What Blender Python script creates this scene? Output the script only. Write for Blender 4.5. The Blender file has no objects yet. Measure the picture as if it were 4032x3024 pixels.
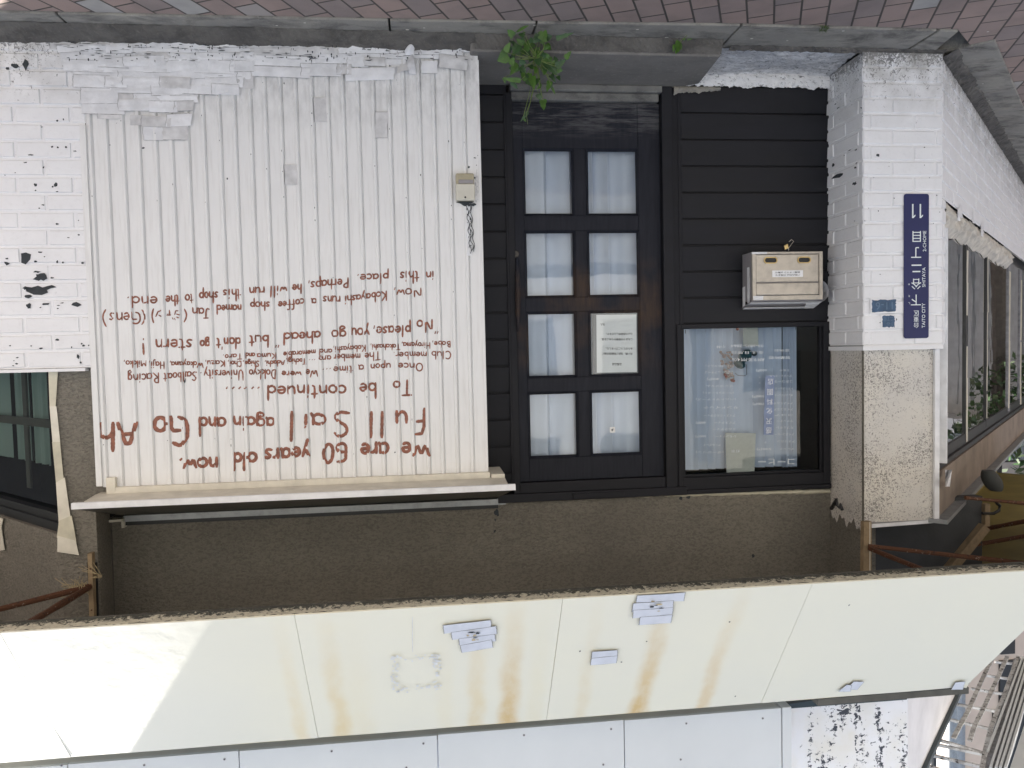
import bpy, math, random
from mathutils import Vector, Matrix, noise as mnoise
rnd = random.Random(7)
scn = bpy.context.scene
COL = scn.collection
R = math.radians

# ------------------------------------------------------------------ camera
CAM_H, CAM_D, F = 1.45, 3.65, 3028.0
YAW, PITCH, ROLL = R(6.61), R(2.64), R(-1.28)
fw = Vector((-math.sin(YAW)*math.cos(PITCH), math.cos(YAW)*math.cos(PITCH), math.sin(PITCH)))
_r = fw.cross(Vector((0, 0, 1))).normalized()
_u = _r.cross(fw)
cr = _r*math.cos(ROLL) + _u*math.sin(ROLL)
cu = -_r*math.sin(ROLL) + _u*math.cos(ROLL)
CAMP = Vector((0, -CAM_D, CAM_H))
cam = bpy.data.cameras.new('camera')
cam.sensor_width = 36.0
cam.lens = F/4032*36.0
cam.clip_start, cam.clip_end = 0.05, 600
co = bpy.data.objects.new('camera', cam)
COL.objects.link(co)
# the photograph was taken with the camera held upside down
rx, uy, bz = -cr, -cu, -fw
M = Matrix(((rx.x, uy.x, bz.x, CAMP.x), (rx.y, uy.y, bz.y, CAMP.y), (rx.z, uy.z, bz.z, CAMP.z), (0, 0, 0, 1)))
co.matrix_world = M
scn.camera = co

# ------------------------------------------------------------------ light
SUN_EL = R(48.3)
tosun = Vector((math.cos(SUN_EL)*.7071, math.cos(SUN_EL)*.7071, math.sin(SUN_EL)))
w = bpy.data.worlds.new("World")
scn.world = w
w.use_nodes = True
wn = w.node_tree.nodes
sky = wn.new('ShaderNodeTexSky')
sky.sky_type = 'NISHITA'
sky.sun_disc = False
sky.sun_elevation = SUN_EL
sky.sun_rotation = math.atan2(tosun.x, tosun.y)
sky.air_density, sky.dust_density, sky.ozone_density = 1.0, 3.0, 0.7
bg = wn['Background']
hs = wn.new('ShaderNodeHueSaturation'); hs.inputs['Saturation'].default_value = .72   # thin summer haze
w.node_tree.links.new(sky.outputs[0], hs.inputs['Color'])
w.node_tree.links.new(hs.outputs[0], bg.inputs[0])
bg.inputs[1].default_value = 0.085
sl = bpy.data.lights.new('sun', 'SUN')
sl.energy = 4.6
sl.angle = R(0.7)
sl.color = (1.0, 0.95, 0.87)
so = bpy.data.objects.new('sun', sl)
COL.objects.link(so)
so.rotation_euler = tosun.to_track_quat('Z', 'Y').to_euler()
so.location = (0, -6, 12)
scn.view_settings.view_transform = 'Standard'
scn.view_settings.look = 'None'
scn.view_settings.exposure = 1.92
scn.view_settings.gamma = 1.0
scn.cycles.max_bounces = 8
scn.cycles.transparent_max_bounces = 12

# ------------------------------------------------------------------ pixel helpers (photo 4032x3024 -> point on a real plane)
def ray(U, V):
    return fw + cr*((2016-U)/F) + cu*((V-1512)/F)
def P(U, V, y=0.0):
    d = ray(U, V)
    return CAMP + d*((y+CAM_D)/d.y)
def PZ(U, V, z=0.0):
    d = ray(U, V)
    return CAMP + d*((z-CAM_H)/d.z)
def PP(U, V, p0, n):
    d = ray(U, V)
    return CAMP + d*((Vector(p0)-CAMP).dot(n)/d.dot(n))
def X(U, V, y=0.0): return P(U, V, y).x
def Z(U, V, y=0.0): return P(U, V, y).z

# ------------------------------------------------------------------ mesh builder
class MB:
    def __init__(s): s.v = []; s.f = []; s.m = []
    def add(s, pts, faces, mi=0):
        b = len(s.v); s.v += [Vector(p) for p in pts]
        for f in faces: s.f.append([b+i for i in f]); s.m.append(mi)
    def quad(s, a, b, c, d, mi=0): s.add([a, b, c, d], [(0, 1, 2, 3)], mi)
    def poly(s, pts, mi=0): s.add(pts, [tuple(range(len(pts)))], mi)
    def box(s, x0, x1, y0, y1, z0, z1, mi=0):
        p = [(x, y, z) for z in (z0, z1) for y in (y0, y1) for x in (x0, x1)]
        s.add(p, [(0, 2, 3, 1), (4, 5, 7, 6), (0, 1, 5, 4), (2, 6, 7, 3), (0, 4, 6, 2), (1, 3, 7, 5)], mi)
    def obox(s, o, ex, ey, ez, mi=0):
        o, ex, ey, ez = Vector(o), Vector(ex), Vector(ey), Vector(ez)
        p = [o+ex*i+ey*j+ez*k for k in (0, 1) for j in (0, 1) for i in (0, 1)]
        s.add(p, [(0, 2, 3, 1), (4, 5, 7, 6), (0, 1, 5, 4), (2, 6, 7, 3), (0, 4, 6, 2), (1, 3, 7, 5)], mi)
    def prism(s, pts, off, mi=0):
        pts = [Vector(p) for p in pts]; off = Vector(off); n = len(pts)
        s.add(pts+[p+off for p in pts], [tuple(range(n)), tuple(range(2*n-1, n-1, -1))] +
              [(i, i+n, (i+1) % n+n, (i+1) % n) for i in range(n)], mi)
    def tube(s, pts, r, seg=8, mi=0, caps=True):
        pts = [Vector(p) for p in pts]; b = len(s.v); n = len(pts)
        for i, p in enumerate(pts):
            t = (pts[min(i+1, n-1)]-pts[max(i-1, 0)]).normalized()
            a = t.cross(Vector((0.31, 0.2, 0.93)))
            if a.length < .1: a = t.cross(Vector((1, 0, 0)))
            a.normalize(); c = t.cross(a)
            rr = r[i] if isinstance(r, (list, tuple)) else r
            for k in range(seg):
                an = 2*math.pi*k/seg
                s.v.append(p+(a*math.cos(an)+c*math.sin(an))*rr)
        for i in range(n-1):
            for k in range(seg):
                s.f.append([b+i*seg+k, b+i*seg+(k+1) % seg, b+(i+1)*seg+(k+1) % seg, b+(i+1)*seg+k]); s.m.append(mi)
        if caps:
            s.f.append([b+k for k in range(seg)]); s.m.append(mi)
            s.f.append([b+(n-1)*seg+k for k in reversed(range(seg))]); s.m.append(mi)
    def bar(s, a, b, wd, ht, up=(0, 0, 1), mi=0):
        a, b = Vector(a), Vector(b); t = (b-a)
        sd = t.cross(Vector(up)).normalized(); u = sd.cross(t).normalized()
        s.obox(a-sd*wd/2-u*ht/2, t, sd*wd, u*ht, mi)
    def grid(s, fn, nx, ny, mi=0):
        b = len(s.v)
        for j in range(ny+1):
            for i in range(nx+1): s.v.append(Vector(fn(i/nx, j/ny)))
        for j in range(ny):
            for i in range(nx):
                q = b+j*(nx+1)+i
                s.f.append([q, q+1, q+nx+2, q+nx+1]); s.m.append(mi)
    def build(s, name, mats, parent=None, smooth=False, bevel=0, seg=2):
        me = bpy.data.meshes.new(name)
        me.from_pydata([tuple(p) for p in s.v], [], s.f)
        if not isinstance(mats, (list, tuple)): mats = [mats]
        for m in mats: me.materials.append(m)
        for p, mi in zip(me.polygons, s.m):
            p.material_index = mi; p.use_smooth = smooth
        me.update()
        o = bpy.data.objects.new(name, me); COL.objects.link(o)
        if bevel:
            bm = o.modifiers.new('bevel', 'BEVEL'); bm.width = bevel; bm.segments = seg
            bm.limit_method = 'ANGLE'; bm.angle_limit = R(40)
        if parent: adopt(o, parent)
        return o

def world_loc(o):
    return Vector(o.location) if o.parent is None else o.parent.matrix_basis.translation + Vector((0, 0, 0))
def adopt(o, p):
    o.parent = p
    root = p
    while root.parent: root = root.parent
    if p is root:
        o.matrix_parent_inverse = Matrix.Translation(-Vector(root.location))
def thing(name, label, cat, loc=(0, 0, 0), group=None):
    o = bpy.data.objects.new(name, None); COL.objects.link(o); o.location = loc
    o.empty_display_size = .1
    o['label'] = label; o['category'] = cat
    if group: o['group'] = group
    return o
def tag(o, label, cat, group=None):
    o['label'] = label; o['category'] = cat
    if group: o['group'] = group
    return o
def struct(o): o['kind'] = 'structure'; return o

# ------------------------------------------------------------------ materials
class NT:
    def __init__(s, name):
        s.m = bpy.data.materials.new(name); s.m.use_nodes = True
        s.t = s.m.node_tree; s.b = s.t.nodes['Principled BSDF']; s.out = s.t.nodes['Material Output']
        tc = s.t.nodes.new('ShaderNodeTexCoord'); s.P = tc.outputs['Object']
        g = s.t.nodes.new('ShaderNodeNewGeometry'); s.W = g.outputs['Position']
    def n(s, t, **kw):
        k = s.t.nodes.new(t)
        for a, b in kw.items(): setattr(k, a, b)
        return k
    def l(s, a, b): s.t.links.new(a, b)
    def setin(s, node, i, v):
        if hasattr(v, 'is_linked') or isinstance(v, bpy.types.NodeSocket): s.l(v, node.inputs[i])
        else: node.inputs[i].default_value = v
    def math(s, op, a, b=0.0, c=0.0, clamp=False):
        k = s.n('ShaderNodeMath', operation=op); k.use_clamp = clamp
        s.setin(k, 0, a); s.setin(k, 1, b)
        if len(k.inputs) > 2: s.setin(k, 2, c)
        return k.outputs[0]
    def xyz(s):
        k = s.n('ShaderNodeSeparateXYZ'); s.l(s.W, k.inputs[0]); return k.outputs
    def scaled(s, sc, rot=(0, 0, 0), src=None):
        k = s.n('ShaderNodeMapping'); s.l(src or s.W, k.inputs[0]); k.inputs['Scale'].default_value = sc
        k.inputs['Rotation'].default_value = rot
        return k.outputs[0]
    def noise(s, scale, detail=4, rough=.55, vec=None, out=0, dist=0):
        k = s.n('ShaderNodeTexNoise'); s.l(vec or s.W, k.inputs['Vector'])
        k.inputs['Scale'].default_value = scale; k.inputs['Detail'].default_value = detail
        k.inputs['Roughness'].default_value = rough; k.inputs['Distortion'].default_value = dist
        return k.outputs[out]
    def vor(s, scale, feature='F1', vec=None, out=0, rand=1):
        k = s.n('ShaderNodeTexVoronoi', feature=feature); s.l(vec or s.W, k.inputs['Vector'])
        k.inputs['Scale'].default_value = scale; k.inputs['Randomness'].default_value = rand
        return k.outputs[out]
    def ramp(s, v, a, b, lo=0.0, hi=1.0, interp='LINEAR'):
        k = s.n('ShaderNodeMapRange'); k.interpolation_type = interp
        s.l(v, k.inputs[0]); k.inputs[1].default_value = a; k.inputs[2].default_value = b
        k.inputs[3].default_value = lo; k.inputs[4].default_value = hi
        return k.outputs[0]
    def mix(s, fac, a, b, mode='MIX'):
        k = s.n('ShaderNodeMix', data_type='RGBA', blend_type=mode)
        s.setin(k, 0, fac)
        for i, v in ((6, a), (7, b)):
            if isinstance(v, tuple): k.inputs[i].default_value = (*v, 1) if len(v) == 3 else v
            else: s.l(v, k.inputs[i])
        return k.outputs[2]
    def color(s, v):
        if isinstance(v, tuple): s.b.inputs['Base Color'].default_value = (*v, 1)
        else: s.l(v, s.b.inputs['Base Color'])
    def rough(s, v): s.setin(s.b, 'Roughness', v)
    def bump(s, h, strength=.3, dist=.005, prev=None):
        k = s.n('ShaderNodeBump'); s.l(h, k.inputs['Height'])
        k.inputs['Strength'].default_value = strength; k.inputs['Distance'].default_value = dist
        if prev: s.l(prev, k.inputs['Normal'])
        s.l(k.outputs[0], s.b.inputs['Normal']); return k.outputs[0]

def simple(name, col, rough=.6, var=.12, scale=12, bump=0, bscale=80, metal=0, spec=.5, bdist=.003):
    t = NT(name)
    n1 = t.noise(scale, 5)
    k = t.ramp(n1, .3, .7, 1-var, 1+var)
    c = t.mix(1.0, col, t.grey(k), 'MULTIPLY')
    t.color(c); t.rough(rough); t.b.inputs['Metallic'].default_value = metal
    t.b.inputs['Specular IOR Level'].default_value = spec
    if bump: t.bump(t.noise(bscale, 4), bump, bdist)
    return t.m
def _grey(s, v):
    k = s.n('ShaderNodeCombineXYZ')
    for i in range(3): s.l(v, k.inputs[i])
    return k.outputs[0]
NT.grey = _grey

def m_brick(name='white_painted_brick', base=(.80, .805, .82)):
    t = NT(name); x, y, z = t.xyz()
    n1 = t.noise(7, 5); n2 = t.noise(45, 5, .65)
    c = t.mix(t.ramp(n1, .35, .7, 0, .35), base, (.70, .70, .71))
    c = t.mix(t.ramp(n2, .55, .75, 0, .28), c, (.58, .58, .58))
    # cracked flaking paint, stronger near the ground
    low = t.ramp(z, .42, .02, 0, 1)
    sp = t.noise(60, 8, .72, dist=1.2); mk = t.noise(5, 3)
    th = t.math('ADD', t.math('ADD', t.math('MULTIPLY', low, .165), t.math('MULTIPLY', mk, .10)), t.ramp(z, .09, .0, 0, .14))
    spk = t.ramp(t.math('ADD', sp, th), .735, .765, 0, .9)
    c = t.mix(spk, c, (.13, .13, .135))
    haze = t.math('MULTIPLY', t.ramp(z, .40, .0, 0, .75), t.ramp(t.noise(9, 5), .35, .65))
    c = t.mix(haze, c, (.30, .29, .27))
    t.color(c); t.rough(.6)
    h = t.math('ADD', t.math('MULTIPLY', n2, .7), t.math('MULTIPLY', spk, -.8))
    cr_ = t.vor(38, 'DISTANCE_TO_EDGE', vec=t.scaled((1, 1, 1.6)))
    h = t.math('ADD', h, t.ramp(cr_, 0, .03, -.25, 0))
    t.bump(h, .35, .004)
    return t.m
def m_stucco():
    t = NT('brown_stucco')
    n1 = t.noise(1.7, 4); n2 = t.noise(6, 4)
    c = t.mix(t.ramp(n1, .3, .7), (.225, .210, .180), (.300, .278, .232))
    c = t.mix(t.ramp(n2, .5, .8, 0, .4), c, (.19, .178, .15))
    v = t.noise(58, 5, .6, vec=t.scaled((1, 1, 1.7)), dist=.8)
    c = t.mix(t.ramp(v, .55, .40, 0, .45), c, (.10, .094, .08))
    t.color(c); t.rough(.92); t.bump(v, 1.0, .022)
    return t.m
def m_render_white():
    t = NT('speckled_white_render')
    n1 = t.noise(3.2, 4); v = t.noise(85, 5, .62, dist=.6)
    big = t.noise(4.5, 3)
    c = t.mix(t.ramp(n1, .35, .65), (.66, .63, .57), (.60, .58, .55))
    f2 = t.noise(170, 4, .6, dist=.4)
    m = t.math('ADD', t.math('ADD', t.math('MULTIPLY', v, .5), t.math('MULTIPLY', f2, .5)), t.ramp(big, .30, .7, -.03, .085))
    c = t.mix(t.ramp(m, .555, .63, 0, .85), c, (.17, .16, .15))
    t.color(c); t.rough(.9); t.bump(v, .8, .008)
    return t.m
def m_shutter():
    t = NT('white_painted_siding'); x, y, z = t.xyz()
    n1 = t.noise(3.5, 5); st = t.noise(9, 4, vec=t.scaled((6, 1, .5)))
    c = t.mix(t.ramp(n1, .35, .7, 0, .3), (.765, .768, .765), (.675, .678, .68))
    c = t.mix(t.ramp(st, .50, .75, 0, .4), c, (.55, .54, .52))
    # scuffs near the ground and flaking
    low = t.ramp(z, .55, .12, 0, 1)
    sp = t.noise(55, 7, .7, vec=t.scaled((1, 1, .5)), dist=.8)
    spk = t.ramp(t.math('ADD', sp, t.math('MULTIPLY', low, .10)), .73, .76)
    c = t.mix(spk, c, (.15, .15, .15))
    c = t.mix(t.math('MULTIPLY', t.ramp(z, .50, .1, 0, .65), t.ramp(t.noise(14, 6, .65, vec=t.scaled((1.6, 1, .7))), .42, .66)), c, (.33, .33, .33))
    sc = t.noise(30, 6, .7, vec=t.scaled((1.6, 1, .6)), dist=.5)
    c = t.mix(t.math('MULTIPLY', t.ramp(sc, .66, .72, 0, .4), t.ramp(t.noise(1.6, 2), .48, .6)), c, (.48, .48, .48))
    t.color(c); t.rough(.48)
    t.bump(t.noise(28, 5), .12, .003)
    return t.m
def m_dark_clad():
    t = NT('dark_painted_board'); n1 = t.noise(4, 5, vec=t.scaled((.6, 1, 3)))
    c = t.mix(t.ramp(n1, .35, .7), (.012, .0125, .016), (.019, .0195, .024))
    n2 = t.noise(40, 6, .7, vec=t.scaled((.25, 1, 2)))
    c = t.mix(t.ramp(n2, .68, .74, 0, .5), c, (.07, .07, .075))
    t.color(c); t.rough(t.ramp(n1, .3, .7, .5, .7)); t.bump(t.noise(60, 4, vec=t.scaled((.15, 1, 2))), .15, .002); t.b.inputs['Specular IOR Level'].default_value = .22
    return t.m
def m_door_wood():
    t = NT('worn_dark_door_wood'); x, y, z = t.xyz()
    g = t.noise(26, 6, .65, vec=t.scaled((2.2, 1, .22)))
    c = t.mix(t.ramp(g, .35, .7), (.010, .0115, .018), (.018, .020, .029))
    # brown bare wood where hands wore the paint
    zz = t.math('MULTIPLY', t.ramp(z, .90, 1.12, 0, 1, 'SMOOTHSTEP'), t.ramp(z, 1.66, 1.42, 0, 1, 'SMOOTHSTEP'))
    br = t.math('MULTIPLY', zz, t.ramp(t.noise(5, 4), .38, .62))
    c = t.mix(t.math('MULTIPLY', br, t.ramp(g, .3, .7, .2, .85)), c, (.070, .042, .025))
    # grey weathered lower rail
    g2 = t.noise(30, 7, .7, vec=t.scaled((.25, 1, 2.4)))
    lo = t.math('MULTIPLY', t.ramp(z, .37, .28), t.ramp(t.math('ADD', g2, t.ramp(t.noise(3, 2), .3, .7, -.12, .1)), .44, .62))
    c = t.mix(t.math('MULTIPLY', lo, .6), c, (.115, .115, .12))
    t.color(c); t.rough(.6); t.bump(g, .25, .002); t.b.inputs['Specular IOR Level'].default_value = .22
    return t.m
def m_concrete(name, a, b, dark, amt=.5, sc=1.0):
    t = NT(name)
    n1 = t.noise(4*sc, 6, .6); n2 = t.noise(60*sc, 6, .65)
    c = t.mix(t.ramp(n1, .35, .65), a, b)
    c = t.mix(t.ramp(t.noise(7*sc, 7, .68, vec=t.scaled((.6, 1.4, 1)), dist=.4), .48, .66, 0, amt), c, dark)
    c = t.mix(t.ramp(n2, .56, .75, 0, .5), c, tuple(min(1, q*1.6) for q in b))
    t.color(c); t.rough(.9); t.bump(t.math('ADD', n2, t.math('MULTIPLY', t.noise(180, 3), .5)), .5, .004)
    return t.m
def m_peeled(lo=(.34, .34, .345), k0=.30, k1=.62):
    t = NT('flaking_white_paint')
    n = t.noise(22, 8, .72, vec=t.scaled((.55, 1.3, 1.2)), dist=1.4)
    n2 = t.noise(70, 6, .7, vec=t.scaled((.6, 1.2, 1)), dist=.8)
    c = t.mix(t.ramp(n, k0, k1), lo, (.84, .84, .84))
    c = t.mix(t.ramp(n2, .585, .63, 0, .9), c, (.10, .10, .105))
    t.color(c); t.rough(.8)
    t.bump(t.math('ADD', n, t.math('MULTIPLY', n2, -.5)), .9, .012)
    return t.m
def m_pavers():
    t = NT('interlocking_pavers')
    v = t.scaled((1, 1, 1), (0, 0, R(-115)))
    k = t.n('ShaderNodeTexBrick'); t.l(v, k.inputs['Vector'])
    k.offset = .5; k.inputs['Color1'].default_value = (0, 0, 0, 1); k.inputs['Color2'].default_value = (1, 1, 1, 1)
    k.inputs['Scale'].default_value = 1; k.inputs['Brick Width'].default_value = .182
    k.inputs['Row Height'].default_value = .113; k.inputs['Mortar Size'].default_value = .0050
    k.inputs['Mortar Smooth'].default_value = .25; k.inputs['Mortar'].default_value = (.5, .5, .5, 1)
    sp = t.n('ShaderNodeSeparateColor'); t.l(k.outputs[0], sp.inputs[0]); rv = sp.outputs[0]
    c = t.mix(t.ramp(rv, 0, .7), (.345, .250, .212), (.300, .228, .200))
    c = t.mix(t.ramp(rv, .70, .72), c, (.27, .215, .195))
    c = t.mix(t.ramp(rv, .925, .94), c, (.40, .385, .36))
    fine = t.noise(260, 4, .7)
    c = t.mix(t.ramp(fine, .45, .7, 0, .4), c, (.36, .34, .33))
    c = t.mix(t.ramp(t.noise(5, 5), .45, .7, 0, .35), c, (.12, .11, .105))
    c = t.mix(k.outputs[1], c, (.075, .066, .058))
    t.color(c); t.rough(.85)
    b1 = t.bump(k.outputs[1], .8, .004); k2 = t.bump(fine, .35, .002, b1)
    # mortar is lower
    return t.m
def m_awning():
    t = NT('cream_painted_sheet'); x, y, z = t.xyz()
    n1 = t.noise(2.2, 4)
    c = t.mix(t.ramp(n1, .35, .65), (.715, .685, .545), (.690, .665, .545))
    c = t.mix(t.ramp(x, -.4, -2.4, 0, .5), c, (.695, .68, .575))
    c = t.mix(t.ramp(x, .55, 1.3, 0, .9), c, (.65, .645, .565))  # right end painted greyer to hold down its sunlit brightness
    dots = t.noise(70, 6, .75)
    c = t.mix(t.ramp(dots, .70, .74, 0, .35), c, (.42, .38, .28))
    wob = t.math('MULTIPLY', t.math('SUBTRACT', t.noise(5, 4), .5), .06)
    xx = t.math('ADD', x, wob)
    for x0, wd, st, zt, tone in STREAKS:
        d = t.math('ABSOLUTE', t.math('SUBTRACT', xx, x0))
        g = t.ramp(d, 0, wd, 1, 0, 'SMOOTHERSTEP')
        fz = t.ramp(z, zt-.25, 2.98, 0, 1)
        fz = t.math('MULTIPLY', fz, t.ramp(t.noise(16, 5, .6, vec=t.scaled((1.5, 1, .6))), .2, .6, .45, 1))
        c = t.mix(t.math('MULTIPLY', t.math('MULTIPLY', g, fz), st*.85), c, tone)
    t.color(c); t.rough(.55); t.bump(t.noise(14, 3), .08, .01)
    return t.m
def m_drip():
    t = NT('flaking_drip_edge'); x, y, z = t.xyz()
    n = t.noise(45, 8, .7, vec=t.scaled((1, .8, 1)), dist=.8)
    k = t.math('ADD', n, t.ramp(y, -.95, -.85, .20, -.12))
    c = t.mix(t.ramp(k, .47, .54), (.05, .055, .045), (.60, .57, .45))
    c = t.mix(t.ramp(t.noise(90, 5), .5, .7, 0, .45), c, (.30, .27, .19))
    t.color(c); t.rough(.85); t.bump(n, .8, .008)
    return t.m
def m_spotted():
    t = NT('mould_spotted_white_wall'); x, y, z = t.xyz()
    n = t.noise(38, 7, .72, vec=t.scaled((.8, 1, 1)), dist=.6); b = t.noise(7, 3, vec=t.scaled((2.2, 1, .5)))
    k = t.math('ADD', n, t.ramp(b, .35, .65, -.14, .11))
    edge = t.ramp(x, -1.80, -1.92, -.4, 0)
    k = t.math('ADD', k, edge)
    c = t.mix(t.ramp(t.noise(5, 4), .4, .65, 0, .6), (.80, .80, .82), (.72, .68, .58))
    c = t.mix(t.ramp(k, .555, .58), c, (.045, .05, .065))
    t.color(c); t.rough(.75)
    return t.m
def m_metal(name, col, rough=.35, rust=0.0):
    t = NT(name)
    n = t.noise(24, 6, .65); st = t.noise(14, 4, vec=t.scaled((3, 1, .7)))
    c = t.mix(t.ramp(n, .45, .75, 0, .45), col, tuple(q*.62 for q in col))
    if rust:
        c = t.mix(t.ramp(t.noise(18, 7, .7), .5-rust*.2, .56-rust*.2), c, (.10, .040, .018))
        c = t.mix(t.ramp(t.noise(40, 6, .7), .58, .64), c, (.030, .018, .014))
        c = t.mix(t.ramp(t.noise(55, 5, .7), .60, .66, 0, .8), c, (.36, .30, .25))
        t.b.inputs['Metallic'].default_value = .2
    else: t.b.inputs['Metallic'].default_value = .85
    t.color(c); t.rough(t.ramp(n, .3, .7, rough, rough+.2) if not rust else .75)
    if rust: t.bump(n, .6, .004)
    return t.m
def m_glass(name='window_glass', tint=(.92, .95, .95), boost=1.0):
    t = NT(name); t.t.nodes.remove(t.b)
    tr = t.n('ShaderNodeBsdfTransparent'); tr.inputs[0].default_value = (*tint, 1)
    gl = t.n('ShaderNodeBsdfGlossy'); gl.inputs['Roughness'].default_value = .015
    fr = t.n('ShaderNodeFresnel'); fr.inputs[0].default_value = 1.52
    mx = t.n('ShaderNodeMixShader')
    t.l(t.math('MULTIPLY', fr.outputs[0], 1.35*boost, clamp=True), mx.inputs[0])
    t.l(tr.outputs[0], mx.inputs[1]); t.l(gl.outputs[0], mx.inputs[2])
    k = t.n('ShaderNodeBump'); t.l(t.noise(2.5, 2), k.inputs['Height']); k.inputs['Strength'].default_value = .06
    k.inputs['Distance'].default_value = .02
    t.l(k.outputs[0], gl.inputs['Normal'])
    t.l(mx.outputs[0], t.out.inputs[0])
    return t.m
def m_cloth(name, col):
    t = NT(name); n = t.noise(400, 2)
    t.color(t.mix(t.ramp(t.noise(2, 3), .3, .7), col, tuple(q*.9 for q in col))); t.rough(.95)
    t.bump(n, .1, .001)
    return t.m

Pm = {}
STREAKS = []   # x, half width, strength, start height, tone (filled from the photo)
for U0, V0, wd, st, tone in ((1185, 2850, .05, .45, (.66, .48, .18)), (1345, 2870, .06, .75, (.63, .46, .17)), (1425, 2860, .09, .25, (.68, .55, .26)),
                             (1875, 2830, .06, .60, (.63, .46, .18)), (2000, 2800, .065, 1.0, (.56, .37, .12)), (2290, 2780, .05, .42, (.62, .48, .24)),
                             (2520, 2770, .065, 1.0, (.56, .37, .12)), (2780, 2740, .055, .75, (.60, .42, .18)), (1750, 2830, .06, .2, (.68, .55, .25)),
                             (2100, 2780, .06, .22, (.66, .55, .25))):
    STREAKS.append((X(U0, V0, -.55), wd, st, 2.55, tone))
Pm['brick'] = m_brick()
Pm['stucco'] = m_stucco()
Pm['render'] = m_render_white()
Pm['shutter'] = m_shutter()
Pm['clad'] = m_dark_clad()
Pm['door'] = m_door_wood()
Pm['step'] = m_concrete('smooth_step_concrete', (.180, .170, .155), (.220, .208, .190), (.125, .118, .108), .5)
Pm['kerb'] = m_concrete('kerb_concrete', (.31, .295, .255), (.245, .235, .212), (.085, .080, .075), .85)
Pm['dirt'] = m_concrete('dark_mortar', (.085, .080, .074), (.135, .127, .115), (.035, .033, .03), .6, 1.6)
Pm['peel'] = m_peeled()
Pm['paver'] = m_pavers()
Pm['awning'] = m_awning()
Pm['drip'] = m_drip()
Pm['spot'] = m_spotted()
Pm['panel'] = simple('pale_cladding_panel', (.58, .60, .61), .45, .03, 3)
Pm['sidewhite'] = simple('streaked_white_wall', (.78, .77, .78), .7, .10, 5, .2, 30)
Pm['chip'] = simple('bare_dark_patch', (.035, .042, .048), .8, .2, 30)
Pm['paint'] = simple('red_brown_brush_paint', (.235, .082, .048), .5, .45, 55)
Pm['tape'] = simple('grey_cloth_tape', (.68, .69, .71), .5, .14, 14, .5, 16, bdist=.012)
Pm['tape2'] = simple('pale_masking_tape', (.725, .735, .755), .55, .12, 12, .5, 16, bdist=.012)
Pm['tape3'] = simple('dirty_grey_tape', (.575, .575, .58), .6, .18, 20, .2, 30)
Pm['bluetape'] = simple('bluish_tape', (.555, .57, .605), .5, .07, 20, .2, 40)
Pm['yellowtape'] = simple('yellowed_tape', (.56, .53, .42), .6, .16, 14, .3, 30)
Pm['hood'] = simple('cream_hood_metal', (.66, .63, .54), .5, .12, 14, .15, 40)
Pm['grime'] = simple('grimy_dark_sheet', (.075, .072, .062), .7, .25, 10)
Pm['alu'] = m_metal('dull_aluminium', (.34, .36, .37), .45)
Pm['steel'] = m_metal('brushed_stainless', (.52, .48, .42), .42); Pm['steel'].node_tree.nodes['Principled BSDF'].inputs['Metallic'].default_value = .55
Pm['brass'] = m_metal('old_brass', (.55, .42, .20), .35)
Pm['rust'] = m_metal('rusted_steel', (.17, .10, .07), .8, 1.0)
Pm['rustpaint'] = None
def m_rustpaint():
    t = NT('peeling_painted_steel')
    n = t.noise(16, 6, .68)
    c = t.mix(t.ramp(n, .44, .56), (.54, .54, .53), (.31, .30, .29))
    c = t.mix(t.ramp(t.noise(34, 6, .7), .56, .62), c, (.055, .045, .04))
    c = t.mix(t.ramp(t.noise(9, 5, .7), .68, .74), c, (.16, .09, .06))
    t.color(c); t.rough(.8); t.bump(n, .5, .004); return t.m
Pm['rustpaint'] = m_rustpaint()
Pm['glass'] = m_glass()
Pm['darkglass'] = m_glass('dark_window_glass', (.55, .62, .60), 1.0)
Pm['filmglass'] = m_glass('film_tinted_glass', (.72, .77, .795), .7)
Pm['curtain'] = m_cloth('sky_tinted_white_cloth', (.70, .77, .90))  # white cloth tinted blue to stand for sky reflected in the glass
Pm['curtain2'] = m_cloth('grey_green_curtain_cloth', (.60, .70, .67))
Pm['inside'] = simple('dark_interior', (.03, .03, .032), .9)
Pm['paper'] = simple('white_paper', (.82, .83, .84), .6, .02)
Pm['oldpaper'] = simple('ivory_paper', (.64, .635, .575), .7, .05, 60)
Pm['sleeve'] = simple('grey_sleeve', (.16, .17, .19), .3, .1, 4)
Pm['ink'] = simple('grey_print', (.12, .12, .13), .7, 0)
Pm['chalk'] = simple('white_marker_ink', (.72, .76, .80), .6, .1, 40)
Pm['enamel'] = simple('blue_enamel', (.014, .020, .095), .35, .12, 5, spec=.3)
Pm['enamel2'] = simple('faded_blue_enamel', (.035, .085, .165), .5, .3, 30)
Pm['letter'] = simple('white_enamel', (.74, .80, .80), .4, .03)
Pm['faint'] = simple('faded_blue_relief', (.10, .17, .26), .5, .1)
Pm['black'] = simple('black_plastic', (.012, .012, .013), .5, .1)
Pm['beige'] = simple('beige_plastic', (.55, .53, .45), .45, .07, 20)
Pm['beige2'] = simple('yellowed_plastic', (.40, .36, .25), .5, .12, 20)
Pm['greyp'] = simple('grey_plastic', (.27, .26, .27), .5, .1)
Pm['leaf'] = simple('fresh_green_leaf', (.060, .135, .020), .5, .30, 22)
Pm['leafd'] = simple('deep_green_leaf', (.030, .075, .020), .45, .30, 22)
Pm['stem'] = simple('pale_green_stem', (.15, .20, .055), .55, .2)
Pm['moss'] = simple('moss_green', (.05, .08, .018), .9, .4, 80)
Pm['wood'] = simple('bare_batten_wood', (.27, .20, .12), .8, .25, 25)
Pm['straw'] = simple('straw_string', (.42, .34, .20), .8, .2)
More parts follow.
